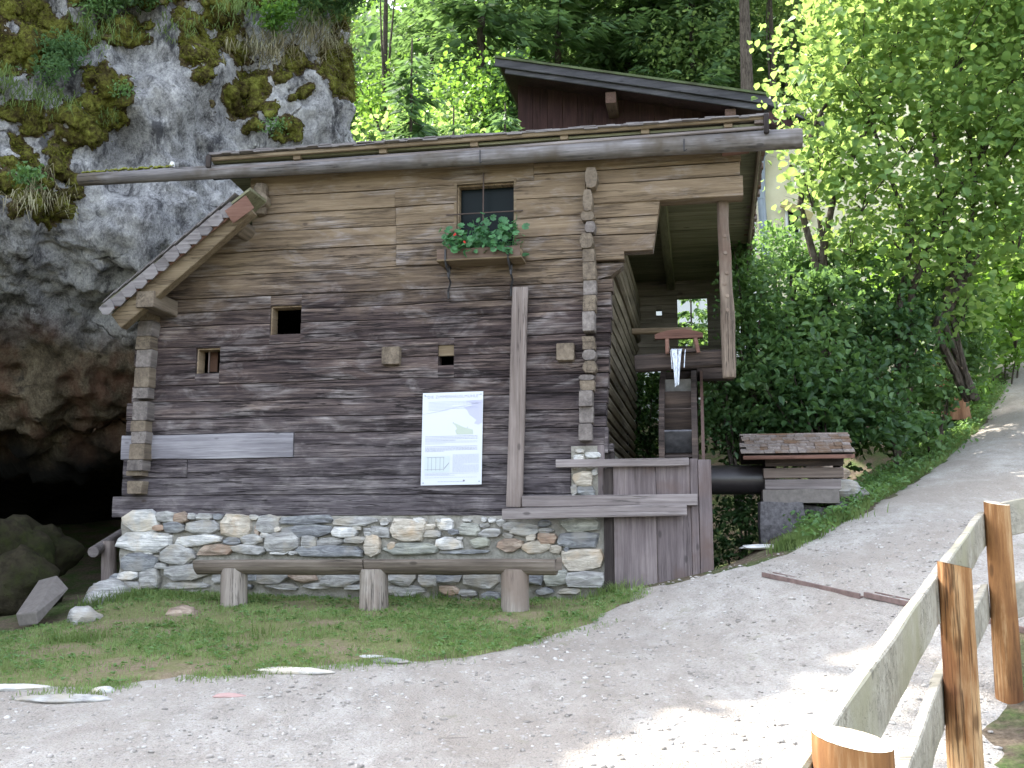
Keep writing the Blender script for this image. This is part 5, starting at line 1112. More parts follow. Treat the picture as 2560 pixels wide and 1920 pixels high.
boulder('slab_stone', (p[0], p[1], ground_z(p[None, :2])[0] + .01), (.10, .04, .018), m_redst, 71, 3, .2, label='small pinkish red stone in the gravel near the turf', cat='stone')
# ------------------------------------------------------------------ house behind
hy = 9.5                                                        # metres behind the mill front
house = mill_empty('house', label='cream house with dark boarded gable behind the mill', cat='house')
H_ = lambda px, py, y=hy: M(px, py, y)
t = NT('cream_render'); n = t.noise(t.coords(), 2.5, 5, .6); m_cream = t.principled(t.ramp(n, [(.3, (.60, .55, .38)), (.7, (.74, .70, .52))]), .9, n, .1, .01, .1)
t = NT('white_render'); n = t.noise(t.coords(), 2.5, 5, .6); m_white = t.principled(t.ramp(n, [(.3, (.70, .70, .70)), (.7, (.80, .80, .80))]), .9, n, .1, .01, .1)
m_gable = wood('dark_red_brown_board', (.022, .012, .012), (.045, .022, .022), (.075, .04, .036), axis='z', grain=12, crack=.3, spots=False)
zgb = H_(600, 152)[2]; zlo = H_(700, 420)[2]; ztop = H_(745, 100)[2]
xw = [H_(px, 250)[0] for px in (560, 742, 756.5, 1030)]
MB().box((xw[0], hy + .0, zlo), (xw[1], hy + .3, zgb + .4)).build('wall', m_white, house, smooth=False)
MB().box((xw[1], hy - .02, zlo), (xw[2], hy + .3, ztop)).build('wall', m_white, house, smooth=False)
MB().box((xw[2], hy + .05, zlo), (xw[3], hy + .3, H_(900, 95)[2])).build('wall', m_cream, house, smooth=False)
MB().box((H_(733, 110)[0], hy - .06, H_(740, 140)[2]), (H_(771, 110)[0], hy + .0 - .021, H_(740, 100)[2])).build('wall_head', m_cream, house, smooth=False)
# boarded gable: boards 0.25 m wide
x_ = H_(519, 100)[0]; xe = H_(741, 100)[0]; i = 0
def roof_z(x): a, b = H_(495, 66, hy - .9), H_(767, 104, hy - .9); return a[2] + (b[2] - a[2]) * (x - a[0]) / (b[0] - a[0])
while x_ < xe:
    w = .3; MB().loft([[(x_, hy - .12, zgb), (x_ + w - .008, hy - .12, zgb), (x_ + w - .008, hy - .09, zgb), (x_, hy - .09, zgb)], [(x_, hy - .12, roof_z(x_) + .2), (x_ + w - .008, hy - .12, roof_z(x_ + w) + .2), (x_ + w - .008, hy - .09, roof_z(x_ + w) + .2), (x_, hy - .09, roof_z(x_) + .2)]]).build('gable_board', m_gable, house, smooth=False); x_ += w
t = NT('mossy_roof_edge'); n = t.noise(t.coords((1, 1, 1)), 3, 5, .6); m_mroof = t.principled(t.ramp(n, [(.35, (.05, .055, .03)), (.65, (.10, .13, .06))]), .9)
a, b = H_(495, 60, hy - .95), H_(768, 97.5, hy - .95)
m_barge = wood('dark_grey_barge_board', (.03, .03, .034), (.065, .063, .07), (.13, .125, .135), grain=12)
MB().beam((a[0], hy - .95, a[2] - .05), (b[0], hy - .95, b[2] - .05), .04, .16, n=6).build('barge_board', m_barge, house); MB().beam((a[0] + .2, hy - .90, a[2] - .21), (b[0] - .1, hy - .90, b[2] - .17), .04, .12, n=6).build('barge_board', m_barge, house)
MB().loft([[(a[0], y, a[2] + .03), (b[0], y, b[2] + .03), (b[0], y, b[2] + .075), (a[0], y, a[2] + .075)] for y in (hy - 1.0, hy + 7)]).build('roof', m_mroof, house, smooth=False)
#al = np.array([a[0] - 4.5, a[1], a[2] - .9]); MB().loft([[(al[0], y, al[2]), (a[0], y, a[2]), (a[0], y, a[2] + .06), (al[0], y, al[2] + .06)] for y in (hy - .9, hy + 7)]).build('roof', m_mroof, house, smooth=False)
MB().loft([[(a[0] + .1, y, a[2] - .12), (b[0], y, b[2] - .12), (b[0], y, b[2] - .1), (a[0] + .1, y, a[2] - .1)] for y in (hy - .88, hy + 6.8)]).build('soffit', m_gable, house, smooth=False)
for px_ in (612, 729): p = H_(px_, 90, hy - .5); MB().beam((p[0], hy - .85, roof_z(p[0]) - .28), (p[0], hy, roof_z(p[0]) - .28), .2, .22, n=2).build('purlin', wood('purlin_brown', (.05, .03, .022), (.10, .06, .045), (.14, .09, .07), axis='y'), house)
# lower wing roof edge running down to the right of the gable
c, d = H_(766, 106, hy - .9), H_(840, 136, hy - .9); MB().beam(c, d, .5, .12, n=3).build('wing_eaves', m_barge, house); MB().beam(c - [0, 0, .25], d - [0, 0, .25], .3, .2, n=3).build('wing_soffit', m_gable, house)
mb = MB()
pth = [H_(779, 132, hy - .3), H_(768, 146, hy - .25), H_(761, 156, hy - .15), H_(761.5, 200, hy - .15), H_(766, 262, hy - .15)]
for p, q in zip(pth[:-1], pth[1:]): mb.rlog(p, q, .075, .075, seg=12, n=2, wob=0)
mb.build('drainpipe', m_zinc, house)
# windows half hidden by leaves, and a stair string on the wall
for (x0_, x1_, y0_, y1_) in ((786, 800, 205, 236), (845, 878, 252, 266), (905, 925, 215, 245)):
    p, q = H_(x0_, y1_, hy), H_(x1_, y0_, hy); f_ = MB().box((p[0], hy - .02, p[2]), (q[0], hy + .06, q[2])).build('window', m_white, house, smooth=False); MB().box((p[0] + .05, hy - .04, p[2] + .05), (q[0] - .05, hy - .02, q[2] - .05)).build('pane', m_glass, f_, smooth=False)
MB().beam(H_(782, 203, hy - .1), H_(812, 217, hy - .1), .05, .16, n=3).build('stair_string', plain('ochre_paint', (.40, .34, .16)), house)
# far pillar of another building beyond the path
fb = empty('garden_building', at(985, 330, 23), label='pale yellow building corner far up the path behind leaves', cat='building'); c0 = np.array(fb.location)
p, q = at(976, 350, 23) - c0, at(997, 262, 23) - c0; MB().box((p[0], 0, p[2]), (q[0], .6, q[2])).build('pillar', m_cream, fb, smooth=False); p, q = at(930, 340, 24) - c0, at(985, 285, 24) - c0; MB().box((p[0], 1, p[2]), (q[0], 1.2, q[2])).build('wall', m_cream, fb, smooth=False)

# ------------------------------------------------------------------ conifers
def spruce(x, y, z, h, rad, seed, label, first=0.12, mat=None, trunk=.18, dens=1.0, group='spruces behind the mill', tw=(.2, .42), wr=.17):
    r = np.random.default_rng(seed); o = empty('spruce_tree', (x, y, z), label=label, cat='tree', group=group)
    MB().rlog((0, 0, -.3), (0, 0, h), trunk, .015, seg=9, n=10, wob=.04, seed=seed).build('trunk', m_barkt, o)
    V = []; F = []; B = []; zz = h * first; bmb = MB()
    while zz < h * .98:
        L = rad * (1 - (zz / h)) ** .75 + .12; nb = int(r.integers(5, 8))
        for k in range(nb):
            a = r.uniform(0, 2 * pi); l = L * r.uniform(.7, 1.15); n = max(5, int(l * 16 * dens)); t_ = np.sort(r.uniform(.12, 1, n)); dr_ = r.uniform(.10, .38)
            C = np.stack([np.cos(a) * l * t_, np.sin(a) * l * t_, zz - l * dr_ * t_ ** 1.3 + .10 * l * t_ ** 4], 1)
            side = np.where(r.random(n) < .5, 1, -1) * r.uniform(.3, 1, n); rd = np.array([np.cos(a), np.sin(a), 0]); sd = np.array([-np.sin(a), np.cos(a), 0])
            D = rd * r.uniform(.35, .8, n)[:, None] + sd * side[:, None] + np.array([0, 0, -1]) * r.uniform(.1, .8, n)[:, None]; D /= np.linalg.norm(D, axis=1)[:, None]
            ln = r.uniform(tw[0], tw[1], n)[:, None] * (1.15 - .55 * t_)[:, None] * (.5 + .5 * min(1, l)); wv = np.cross(D, np.array([0, 0, 1.])); wv /= np.linalg.norm(wv, axis=1)[:, None] + 1e-6; wv = wv * .5 + r.normal(size=(n, 3)) * .35; wd = ln * wr
            V.append(np.stack([C, C + D * ln * .4 + wv * wd, C + D * ln, C + D * ln * .4 - wv * wd], 1).reshape(-1, 3))
            if l > .5: bmb.loft([[np.array([cos(a) * l * u, sin(a) * l * u, zz - l * dr_ * u ** 1.3 + .1 * l * u ** 4]) + q * .016 * (1 - .8 * u) for q in (np.array([0, 0, 1.]), sd, -sd)] for u in (0, .5, 1)])
        zz += r.uniform(.16, .30) * (.7 + .3 * h / 10)
    V = np.concatenate(V); Fq = np.arange(len(V)).reshape(-1, 4); link('needles', np_mesh(V, Fq), mat or L_spruce, o); bmb.build('branches', m_barkt, o, smooth=False)
    return o
def gz(x, y): return float(ground_z([[x, y]])[0])
def sp_at(px, Y, h, rad, seed, label, **k):
    x = (px - 512) / F_PX * Y * 1.02; spruce(x, Y, gz(x, Y), h, rad, seed, label, **k)
sp_at(408, 17.5, 9.5, 2.2, 1, 'slim young spruce just right of the cliff edge', mat=L_spruceb, trunk=.09, dens=1.8, tw=(.26, .5), wr=.2)
sp_at(452, 19, 8.6, 2.3, 2, 'young spruce between the slim one and the dark gable', mat=L_spruceb, trunk=.10, dens=1.8, tw=(.26, .5), wr=.2)
sp_at(505, 18.2, 8.4, 2.2, 3, 'bushy young spruce whose boughs reach in front of the dark gable', mat=L_spruceb, trunk=.12, dens=1.8, tw=(.26, .5), wr=.2)
sp_at(480, 30, 20, 4.0, 4, 'tall dark spruce behind the young spruces', tw=(.38, .8), wr=.2, trunk=.25)
sp_at(560, 31, 22, 4.6, 5, 'broad tall spruce above the highest end of the house roof', tw=(.38, .8), wr=.2)
sp_at(632, 33, 23, 4.8, 6, 'broad tall spruce above the middle of the house roof', tw=(.38, .8), wr=.2)
sp_at(700, 31.5, 21, 4.4, 7, 'tall spruce with hanging boughs above the lower end of the house roof', tw=(.38, .8), wr=.2)
sp_at(800, 36, 24, 4.6, 8, 'dark spruce behind the top left of the hazel', tw=(.38, .8), wr=.2)
sp_at(588, 40, 26, 5, 9, 'distant spruce filling the gap above the house roof', tw=(.38, .8), wr=.2, dens=.7); sp_at(665, 42, 28, 5, 10, 'distant spruce between two tall ones behind the house roof', tw=(.38, .8), wr=.2, dens=.7); sp_at(520, 41, 26, 5, 12, 'distant spruce left of the highest roof end', tw=(.38, .8), wr=.2, dens=.7)
sp_at(430, 38, 24, 4.6, 13, 'distant dark spruce to the right of the cliff', tw=(.38, .8), wr=.2, dens=.6)
sp_at(860, 40, 26, 5, 14, 'distant dark spruce behind the hazel crown', tw=(.38, .8), wr=.2, dens=.6); sp_at(950, 40, 27, 5, 15, 'distant dark spruce behind the right side of the hazel', tw=(.38, .8), wr=.2, dens=.6); sp_at(1030, 38, 27, 5, 16, 'distant dark spruce at the right edge of the photo', tw=(.38, .8), wr=.2, dens=.6)
# bare lower trunk standing dark left of the hazel
x_ = (755 - 512) / F_PX * 27 * 1.02; sp_at(755, 27, 21, 3.4, 17, 'spruce with a thick bare dark trunk left of the hazel', tw=(.38, .8), wr=.2, first=.62, trunk=.30, dens=.8)
# two small spruces seen through the opening of the wheel house
p = at(692, 300, 17.0); spruce(p[0] - .02, 17.0, p[2] - 1.9, 2.0, 1.15, 31, 'small spruce top seen through the square opening of the wheel house', mat=L_spruceb, trunk=.012, dens=3, group=None, tw=(.16, .32), wr=.3, first=.05)
p = at(712, 330, 16.2); spruce(p[0], 16.2, p[2] - 1.6, 1.9, .9, 32, 'small spruce right of the one in the wheel house opening', mat=L_spruceb, trunk=.03, dens=2.2, group=None, tw=(.14, .3), wr=.3, first=.05)

# ------------------------------------------------------------------ broad-leaved trees of the wood behind, lit from above
def btree(px, Y, h, blobs, n, size, seed, label, mat=None, group='leafy trees of the wood behind', trunk=.14):
    x = (px - 512) / F_PX * Y * 1.02; z = gz(x, Y); o = empty('forest_tree', (x, Y, z), label=label, cat='tree', group=group)
    mb = MB(); mb.rlog((0, 0, -.3), (0, 0, h * .8), trunk, trunk * .4, seg=9, n=9, wob=.06, seed=seed); stems(mb, (0, 0, h * .35), [np.array([b[0][0], b[0][1], b[0][2] * h]) for b in blobs], trunk * .35, seed).build('trunk', m_barkt, o)
    B = [((b[0][0], b[0][1], b[0][2] * h), b[1]) for b in blobs]; P = blob_points(B, n, seed, 8, .30, .2); V, F = leaf_mesh(P, size, seed, .45, .7, fold=.1); link('crown', np_mesh(V, F), mat or L_wood, o); return o
cb = [((0, 0, .78), (2.2, 2.2, 1.8)), ((-1.6, .3, .6), (1.8, 1.8, 1.3)), ((1.6, -.3, .62), (1.8, 1.8, 1.4)), ((0, 0, .42), (2.2, 2, 1.3)), ((.8, .5, .93), (1.5, 1.5, 1.2))]
for i, (px_, Y, h, lab) in enumerate(((396, 24, 9, 'sunlit leafy tree closest to the cliff edge'), (440, 27, 11, 'sunlit leafy tree behind the slim young spruces'), (488, 25, 8, 'sunlit leafy tree showing low between the young spruces'), (735, 33, 17, 'leafy tree left of the bare dark trunk'), (782, 30, 15, 'leafy tree right of the bare dark trunk'), (380, 33, 18, 'tall leafy tree emerging behind the cliff edge'), (1000, 28, 14, 'leafy tree far behind the path at the right edge'), (905, 31, 16, 'leafy tree behind the middle of the hazel'))):
    btree(px_, Y, h, [((b[0][0] * (1 + .1 * i % 3), b[0][1], b[0][2]), tuple(q * (1 + .03 * i) for q in b[1])) for b in cb], 8500, .125, 60 + i, lab, mat=L_hazel2 if i in (1, 2, 5) else None)
# far wood on the slope: one mass
P = []
r_ = np.random.default_rng(5)
for i in range(420):
    y = r_.uniform(36, 95); x = r_.uniform(-.75, .85) * y; P.append(((x, y, gz(np.clip(x, -15, 15), min(y, 30)) + max(0, y - 30) * .62 + r_.uniform(1, 7)), (2.4, 2.4, 3.4)))
pts = blob_points(P, 62000, 9, 8, .5, .3); V, F = leaf_mesh(pts, .55, 9, .4, .7, fold=.05); link('far_wood', np_mesh(V, F), leaf_mat('far_wood_leaf', ((.02, .045, .018), (.045, .09, .035), (.09, .16, .055)), (.18, .32, .08), .35), kind='stuff', label='dense wood covering the slope behind the mill and house', cat='wood')

# ------------------------------------------------------------------ the hazel and its neighbours
def hz(px, py, Y): return at(px, py, Y)
def tree_multi(name, root, forks, blobs, n, size, mat, seed, label, parts=0, clump=6, cs=.17, aspect=.82, shell=.25, flat=.5):
    o = empty(name, root, label=label, cat='tree'); root = np.array(root); mb = MB()
    for path, r0 in forks:
        P = [np.array(q) - root for q in path]
        for i, (p, q) in enumerate(zip(P[:-1], P[1:])): mb.rlog(p, q, r0 * (1 - .75 * i / len(P)), r0 * (1 - .75 * (i + 1) / len(P)), seg=8, n=4, wob=.08, seed=seed + i)
    mb.build('trunk', m_barkt, o); tw = MB(); rr = random.Random(seed)
    for c, rad in blobs:
        for k in range(5): stems(tw, np.array(c) - root + np.array([0, 0, -rad[2] * .7]), [np.array(c) - root + np.array([rr.uniform(-1, 1) * rad[0], rr.uniform(-1, 1) * rad[1], rr.uniform(-.2, .9) * rad[2]])], .012, seed + k, 4)
    tw.build('twigs', m_barkt, o, smooth=False)
    Pw = blob_points(blobs, n, seed, clump, cs, shell); 
    if parts:
        k = np.argsort(Pw[:, 1])[:parts]; me = np_mesh(*leaf_mesh(np.zeros((1, 3)), size, 1, aspect=aspect, flat=.95)); me.materials.append(mat)
        for q in k:
            l = bpy.data.objects.new('leaf', me); COL.objects.link(l); l.parent = o; l.location = Pw[q] - root; l.rotation_euler = (rr.uniform(-1, 1), rr.uniform(-1, 1), rr.uniform(0, 6.3)); sc_ = rr.uniform(.8, 1.3); l.scale = (sc_,) * 3
        Pw = np.delete(Pw, k, 0)
    V, F = leaf_mesh(Pw - root, size, seed, flat, aspect); link('crown', np_mesh(V, F), mat, o, kind='stuff' if parts else None); return o
HY = 13.2
r0 = hz(818, 290, HY); r0[2] -= 1.6
HB = [(hz(860, 40, HY), (1.3, 1.2, 1.0)), (hz(950, 20, HY), (1.4, 1.2, 1.0)), (hz(1020, 50, HY), (1.2, 1.2, 1.1)), (hz(830, 105, HY), (.85, 1.0, .75)), (hz(905, 110, HY), (1.2, 1.1, .9)), (hz(990, 130, HY), (1.1, 1.1, .9)), (hz(818, 150, HY - .3), (.5, .7, .45)), (hz(860, 175, HY - .3), (.85, .9, .7)), (hz(940, 195, HY), (1.0, 1.0, .75)), (hz(1015, 210, HY), (.8, 1, .8)), (hz(1040, 130, HY), (1.1, 1, 1.1)), (hz(880, -30, HY), (1.2, 1.2, .8)), (hz(980, -40, HY), (1.3, 1.2, .9)), (hz(900, 228, HY), (.7, .8, .45)), (hz(812, 192, HY - .4), (.35, .5, .28)), (hz(1060, 0, HY), (1.2, 1.2, 1.2)), (hz(970, 250, HY), (.7, .8, .5)), (hz(850, 240, HY - .2), (.5, .6, .3)), (hz(925, 255, HY - .3), (.6, .6, .35)), (hz(960, 305, HY), (.55, .6, .4))]
forks = [([r0, hz(815, 262, HY), hz(800, 205, HY), hz(812, 130, HY), hz(850, 60, HY)], .06), ([r0, hz(821, 262, HY), hz(833, 200, HY), hz(870, 120, HY), hz(900, 30, HY)], .06), ([r0 + [.25, 0, 0], hz(826, 270, HY), hz(818, 210, HY), hz(790, 165, HY)], .045),
         ([r0 + [1.0, .2, 0], hz(900, 300, HY), hz(912, 240, HY), hz(895, 190, HY), hz(860, 90, HY)], .05), ([r0 + [1.1, .2, 0], hz(912, 290, HY), hz(940, 215, HY), hz(985, 150, HY), hz(1020, 60, HY)], .055), ([r0 + [2.0, .3, .2], hz(935, 330, HY), hz(955, 270, HY), hz(940, 200, HY), hz(930, 90, HY)], .065), ([r0 + [2.1, .3, .2], hz(942, 320, HY), hz(968, 260, HY), hz(975, 180, HY), hz(960, 60, HY)], .055), ([r0 + [2.0, .2, .2], hz(950, 310, HY), hz(985, 240, HY), hz(1000, 190, HY)], .045)]
tree_multi('hazel_tree', r0, forks, HB, 18500, .10, L_hazel, 5, 'large many stemmed hazel with bright sunlit leaves filling the top right', parts=300)
HB2 = [(hz(945, 300, 14.5), (1.0, 1, .8)), (hz(990, 262, 15), (.8, 1, .8)), (hz(1012, 300, 16), (.7, 1, 1.1)), (hz(905, 270, 14.5), (.8, .9, .5)), (hz(1025, 250, 15), (.7, 1, 1)), (hz(990, 335, 17.5), (.8, .9, .45))]
r1 = hz(950, 370, 15); r1[2] -= .5
tree_multi('maple_tree', r1, [([r1, hz(945, 350, 15), hz(952, 320, 15), hz(978, 280, 15)], .05), ([r1 + [.05, 0, 0], hz(938, 350, 15), hz(930, 310, 15)], .04)], HB2, 4200, .12, L_hazel2, 6, 'lower dark stemmed tree beside the upper path with broad green leaves')

def sh(px, py, Y, rx, rz, n, mat, seed, label, size=.10, extra=(), **k):
    c = at(px, py, Y); bl_ = [(c, (rx, rx * .8, rz))] + [(at(a, b, Y + dy), (q, q * .8, w)) for a, b, dy, q, w in extra]
    zmin = min(b[0][2] - b[1][2] for b in bl_); shrub('shrub', (c[0], c[1], zmin - .5), bl_, int(n * 1.1), size, mat, seed, label, group='shrubs in the ravine beside the path', clump=11, cs=.095, flat=.45, **k)
sh(778, 250, 13.6, .55, .45, 1700, L_shrub2, 41, 'pale green shrub directly right of the roof verge before the house', size=.07, extra=((800, 268, .2, .6, .4), (752, 275, -.2, .3, .3)))
sh(752, 300, 12.6, .45, .6, 1900, L_shrubm, 42, 'dark shrub close behind the hanging round post', size=.075, extra=((760, 350, 0, .5, .5), (745, 265, .2, .25, .35)))
sh(815, 310, 13.0, .7, .6, 2600, L_shrubm, 43, 'large dark shrub with drooping pointed leaves in the middle of the ravine', extra=((850, 275, .5, .6, .45), (800, 355, -.4, .6, .5)), parts=150)
sh(890, 330, 13.2, .8, .65, 2900, L_shrub, 44, 'wide dark shrub below the hazel stems', extra=((930, 300, .5, .6, .5), (875, 375, -.3, .7, .5)), parts=150)
sh(830, 400, 12.4, .7, .5, 2600, L_shrub, 45, 'low dark shrub directly above the shingled cover', extra=((775, 395, 0, .6, .5), (870, 420, .1, .6, .45)))
sh(925, 395, 13.8, .7, .5, 2400, L_shrubm, 46, 'dark shrub hugging the left edge of the upper path', extra=((960, 355, 1, .6, .5), (905, 430, -.6, .5, .35)))
sh(735, 420, 12.6, .5, .6, 2200, L_shrub, 47, 'dark undergrowth right of the water wheel', size=.065, extra=((740, 370, 0, .4, .4), (765, 440, 0, .5, .4)))
sh(738, 535, 11.4, .45, .4, 1600, L_shrub, 48, 'dark leafy undergrowth in the pit under the wheel shaft', size=.06, extra=((725, 590, 0, .4, .4), (755, 500, .3, .4, .3)))
sh(735, 318, 15.4, .6, .5, 2000, L_shrub2, 49, 'light shrub seen behind the trough and the round post', size=.07, extra=((700, 345, .3, .5, .3), (655, 345, .5, .4, .35)))
sh(652, 420, 15.0, .7, 1.1, 3600, L_shrub, 50, 'dark undergrowth behind the wheel beyond the side wall', size=.07)
sh(1000, 350, 17.2, .7, .4, 1800, L_hazel2, 51, 'low bright bush at the top of the path', size=.07, extra=((965, 385, -1.2, .5, .3), (1020, 335, .5, .5, .4)))
sh(800, 330, 14.6, .8, .7, 3000, L_shrub, 55, 'dark shrub deep in the ravine behind the drooping one', extra=((860, 350, 0, .8, .7), (770, 380, -.3, .6, .6)))
sh(760, 420, 13.8, .7, .6, 2400, L_shrub, 56, 'shaded shrub deep behind the wheel shaft', extra=((820, 440, 0, .7, .4),))
# tree stump by the path
st = empty('tree_stump', at(949, 368, 15.2), label='rust brown tree stump among the leaves beside the upper path', cat='stump'); MB().rlog((0, 0, -.8), (0, 0, .28), .26, .20, seg=16, n=8, wob=.2, seed=3).build('stump', wood('rust_stump_wood', (.07, .03, .018), (.22, .11, .06), (.34, .2, .12), axis='z', grain=9), st)
# a rusty pole and a pale bottle-like stake in the shrubs are left as thin stakes
#sk_ = empty('thin_stake', at(786, 385, 12.2), label='thin pale grey stake standing in the dark shrubs', cat='stake'); MB().rlog((0, 0, -.6), (.03, 0, .55), .02, .016, seg=7, n=5).build('stake', m_zinc, sk_)

# ------------------------------------------------------------------ verge, turf and cliff growth
r_ = np.random.default_rng(3)
def scatter(poly, n, seed, j=.0, dens=None):
    r = np.random.default_rng(seed); P = np.array(poly); lo, hi = P.min(0), P.max(0); out = []; k = 0
    while k < n:
        q = lo + (hi - lo) * r.random((n * 2, 2)); q = q[in_poly(jag(q, .10, 6) if j == 0 else q, poly)]
        if dens is not None: q = q[r.random(len(q)) < dens(q)]
        out.append(q); k += len(q)
    q = np.concatenate(out)[:n]; return np.c_[q, ground_z(q)]
dn = lambda q: np.clip(.62 + .75 * fbm(np.c_[q * 2.0, np.zeros(len(q))], 3, 13), .06, 1)
lp = [tuple(p) for p in LAWN_POLY]
_q = scatter(lp, 46000, 1, 0, dn); _q[:, 2] += .02
blades(_q, .036, .0055, L_grass, 1, .9, name='lawn_grass', kind='stuff', label='short worn grass of the bank in front of the mill', cat='grass')
vg = [tuple(p) for p in (hit_ground(*q)[:2] for q in ((786, 550), (798, 551), (818, 541), (850, 522), (890, 497), (940, 466), (985, 424), (1005, 392)))] + [at(985, 385, 18)[:2], at(940, 430, 15.6)[:2], at(880, 470, 13.2)[:2], at(835, 500, 11.6)[:2], at(800, 532, 10.6)[:2]]
vg = [tuple(p) for p in vg]
blades(scatter(vg, 15000, 2, 1), .10, .008, L_grassr, 2, .9, name='verge_grass', kind='stuff', label='rank bright grass on the verge between the pier and the path', cat='grass')
# rough ground right of the fence: stones, tufts, litter
rp = [(2.95, 5.7), (2.0, 4.1), (1.2, 2.6), (3.2, 2.6), (5.5, 5.5), (4.2, 7.3)]
t = NT('bare_earth'); n2 = t.noise(t.coords(), 30, 7, .75); n = t.noise(t.coords(), 4, 5, .7); m_earth = t.principled(t.mix(t.ramp(n, [(.42, 0), (.6, .7)]), t.ramp(n2, [(.34, (.11, .085, .06)), (.52, (.24, .20, .155)), (.66, (.40, .36, .31))]), (.30, .27, .23)), .95, n2, 1, .03, .1)
V, Fq = sheet(.8, 6.5, 1.5, 8, .08, lambda c: in_poly(jag(c, .08, 23), rp), .03, .06); V[:, 2] += .02 * np.maximum(0, fbm(V * 3, 3, 12)); link('bare_earth', np_mesh(V, Fq, True), m_earth, kind='structure')
blades(scatter(rp, 900, 41, 1, lambda q: np.clip(.5 + 1.5 * fbm(np.c_[q * 2.2, np.zeros(len(q))], 3, 19), 0, 1)), .05, .006, L_dry, 43, .9, name='fence_side_grass', kind='stuff', label='sparse dry grass on the bare earth right of the fence', cat='grass')
# tall tufts: front of pier, foot of the wall
T = []
for (px_, py, n, s_) in ((788, 549, 350, .08), (803, 543, 350, .08), (835, 524, 400, .14), (560, 598, 260, .14), (520, 601, 120, .08), (610, 597, 300, .12), (420, 602, 200, .25), (230, 604, 200, .25), (150, 600, 350, .22), (100, 606, 260, .12), (260, 640, 200, .3), (75, 645, 300, .15)):
    p = hit_ground(px_, py); q = p[:2] + r_.normal(size=(n, 2)) * s_ * np.array([1, .45]); T.append(np.c_[q, ground_z(q)])
blades(np.concatenate(T), .11, .009, L_grassr, 4, .8, name='grass_tufts', kind='stuff', label='taller grass tufts at the foot of the stone wall and the pier', cat='grass')
E_ = np.array([tuple(p) for p in LAWN_EDGE]); k_ = r_.integers(0, len(E_) - 1, 6500); t_ = r_.random(6500)[:, None]; q = E_[k_] * (1 - t_) + E_[k_ + 1] * t_ + np.c_[r_.normal(size=6500) * .06, r_.normal(size=6500) * .09 + .03]; m_ = fbm(np.c_[q * 2.6, np.zeros(len(q))], 3, 29) > -.15; q = q[m_]
blades(np.c_[q, ground_z(q) + .012], .032, .006, L_grass, 44, 1.0, name='edge_grass', kind='stuff', label='ragged grass straying over the gravel at the turf edge', cat='grass')
# small weeds in the turf (broad leaves)
q = scatter(lp, 1500, 8, 0, dn); q[:, 2] += .025; Pw = np.repeat(q, 4, 0) + np.abs(r_.normal(size=(6000, 3))) * [.02, .02, .012] ; V, F = leaf_mesh(Pw + [0, 0, .012], .032, 4, .75, .5); link('turf_weeds', np_mesh(V, F), L_shrub2, kind='stuff', label='small broad leaved weeds scattered through the worn turf', cat='weeds')
# verge herbs
q = scatter(vg, 900, 9, 1); Pw = np.repeat(q, 5, 0) + r_.normal(size=(4500, 3)) * [.07, .07, .0] + np.c_[np.zeros(4500), np.zeros(4500), r_.uniform(.02, .16, 4500)]; V, F = leaf_mesh(Pw, .055, 5, .55, .5); link('verge_herbs', np_mesh(V, F), L_shrub2, kind='stuff', label='leafy herbs growing along the verge of the upper path', cat='herbs')
# soil bank undergrowth between path and shrubs
# pebbles on the path
bm = bmesh.new(); bmesh.ops.create_icosphere(bm, subdivisions=1, radius=1); pv = np.array([v.co[:] for v in bm.verts]); pf = np.array([[v.index for v in f.verts] for f in bm.faces]); bm.free()
def pebbles(P, smin, smax, seed, name, mat, **k):
    r = np.random.default_rng(seed); n = len(P); s = smin + (smax - smin) * r.random(n) ** 3; S_ = s[:, None] * np.stack([1 + .5 * r.random(n), 1 + .3 * r.random(n), .45 + .3 * r.random(n)], 1); a = r.uniform(0, 6.3, n)
    V = pv[None] * S_[:, None, :] * (1 + .25 * r.uniform(-1, 1, (n, len(pv), 1))); ca, sa = np.cos(a)[:, None], np.sin(a)[:, None]; V = np.stack([V[:, :, 0] * ca - V[:, :, 1] * sa, V[:, :, 0] * sa + V[:, :, 1] * ca, V[:, :, 2]], 2) + P[:, None, :]
    F = pf[None] + (np.arange(n) * len(pv))[:, None, None]; return link(name, np_mesh(V.reshape(-1, 3), F.reshape(-1, 3)), mat, **k)
t = NT('pebble'); v = t.n('TexWhiteNoise', Vector=t.n('VectorMath', _operation='SNAP', i0=t.n('NewGeometry').outputs['Position'], i1=(.05, .05, .05)).outputs[0]).outputs[0]
m_peb = t.principled(t.ramp(v, [(0, (.20, .185, .165)), (.4, (.32, .295, .27)), (.8, (.42, .395, .365)), (1, (.54, .52, .49))]), .9)
near = [(-6, 3.2), (-6, 6.9), *[tuple(p) for p in PATH_L[:18]], (4.2, 9.6), (3.3, 7), (2.6, 5.7), (1.6, 3.6)]
P = scatter(rp, 2600, 44, 1); P[:, 2] += .025; pebbles(P, .004, .035, 45, 'fence_side_stones', m_peb, kind='stuff', label='loose stones on the bare earth right of the fence', cat='pebbles')
tg = hit_ground(455, 741); tw_ = empty('fallen_twig', tg, label='thin dark twig lying on the gravel before the mill', cat='twig'); MB().rlog((-.09, 0, .012), (.07, .02, .012), .005, .003, seg=5, n=4, wob=.3).build('twig', m_barkt, tw_)
P = scatter(near, 9000, 21, 0); P[:, 2] += .010; pebbles(P, .003, .019, 22, 'path_pebbles', m_peb, kind='stuff', label='loose pebbles strewn over the pale gravel path', cat='pebbles')
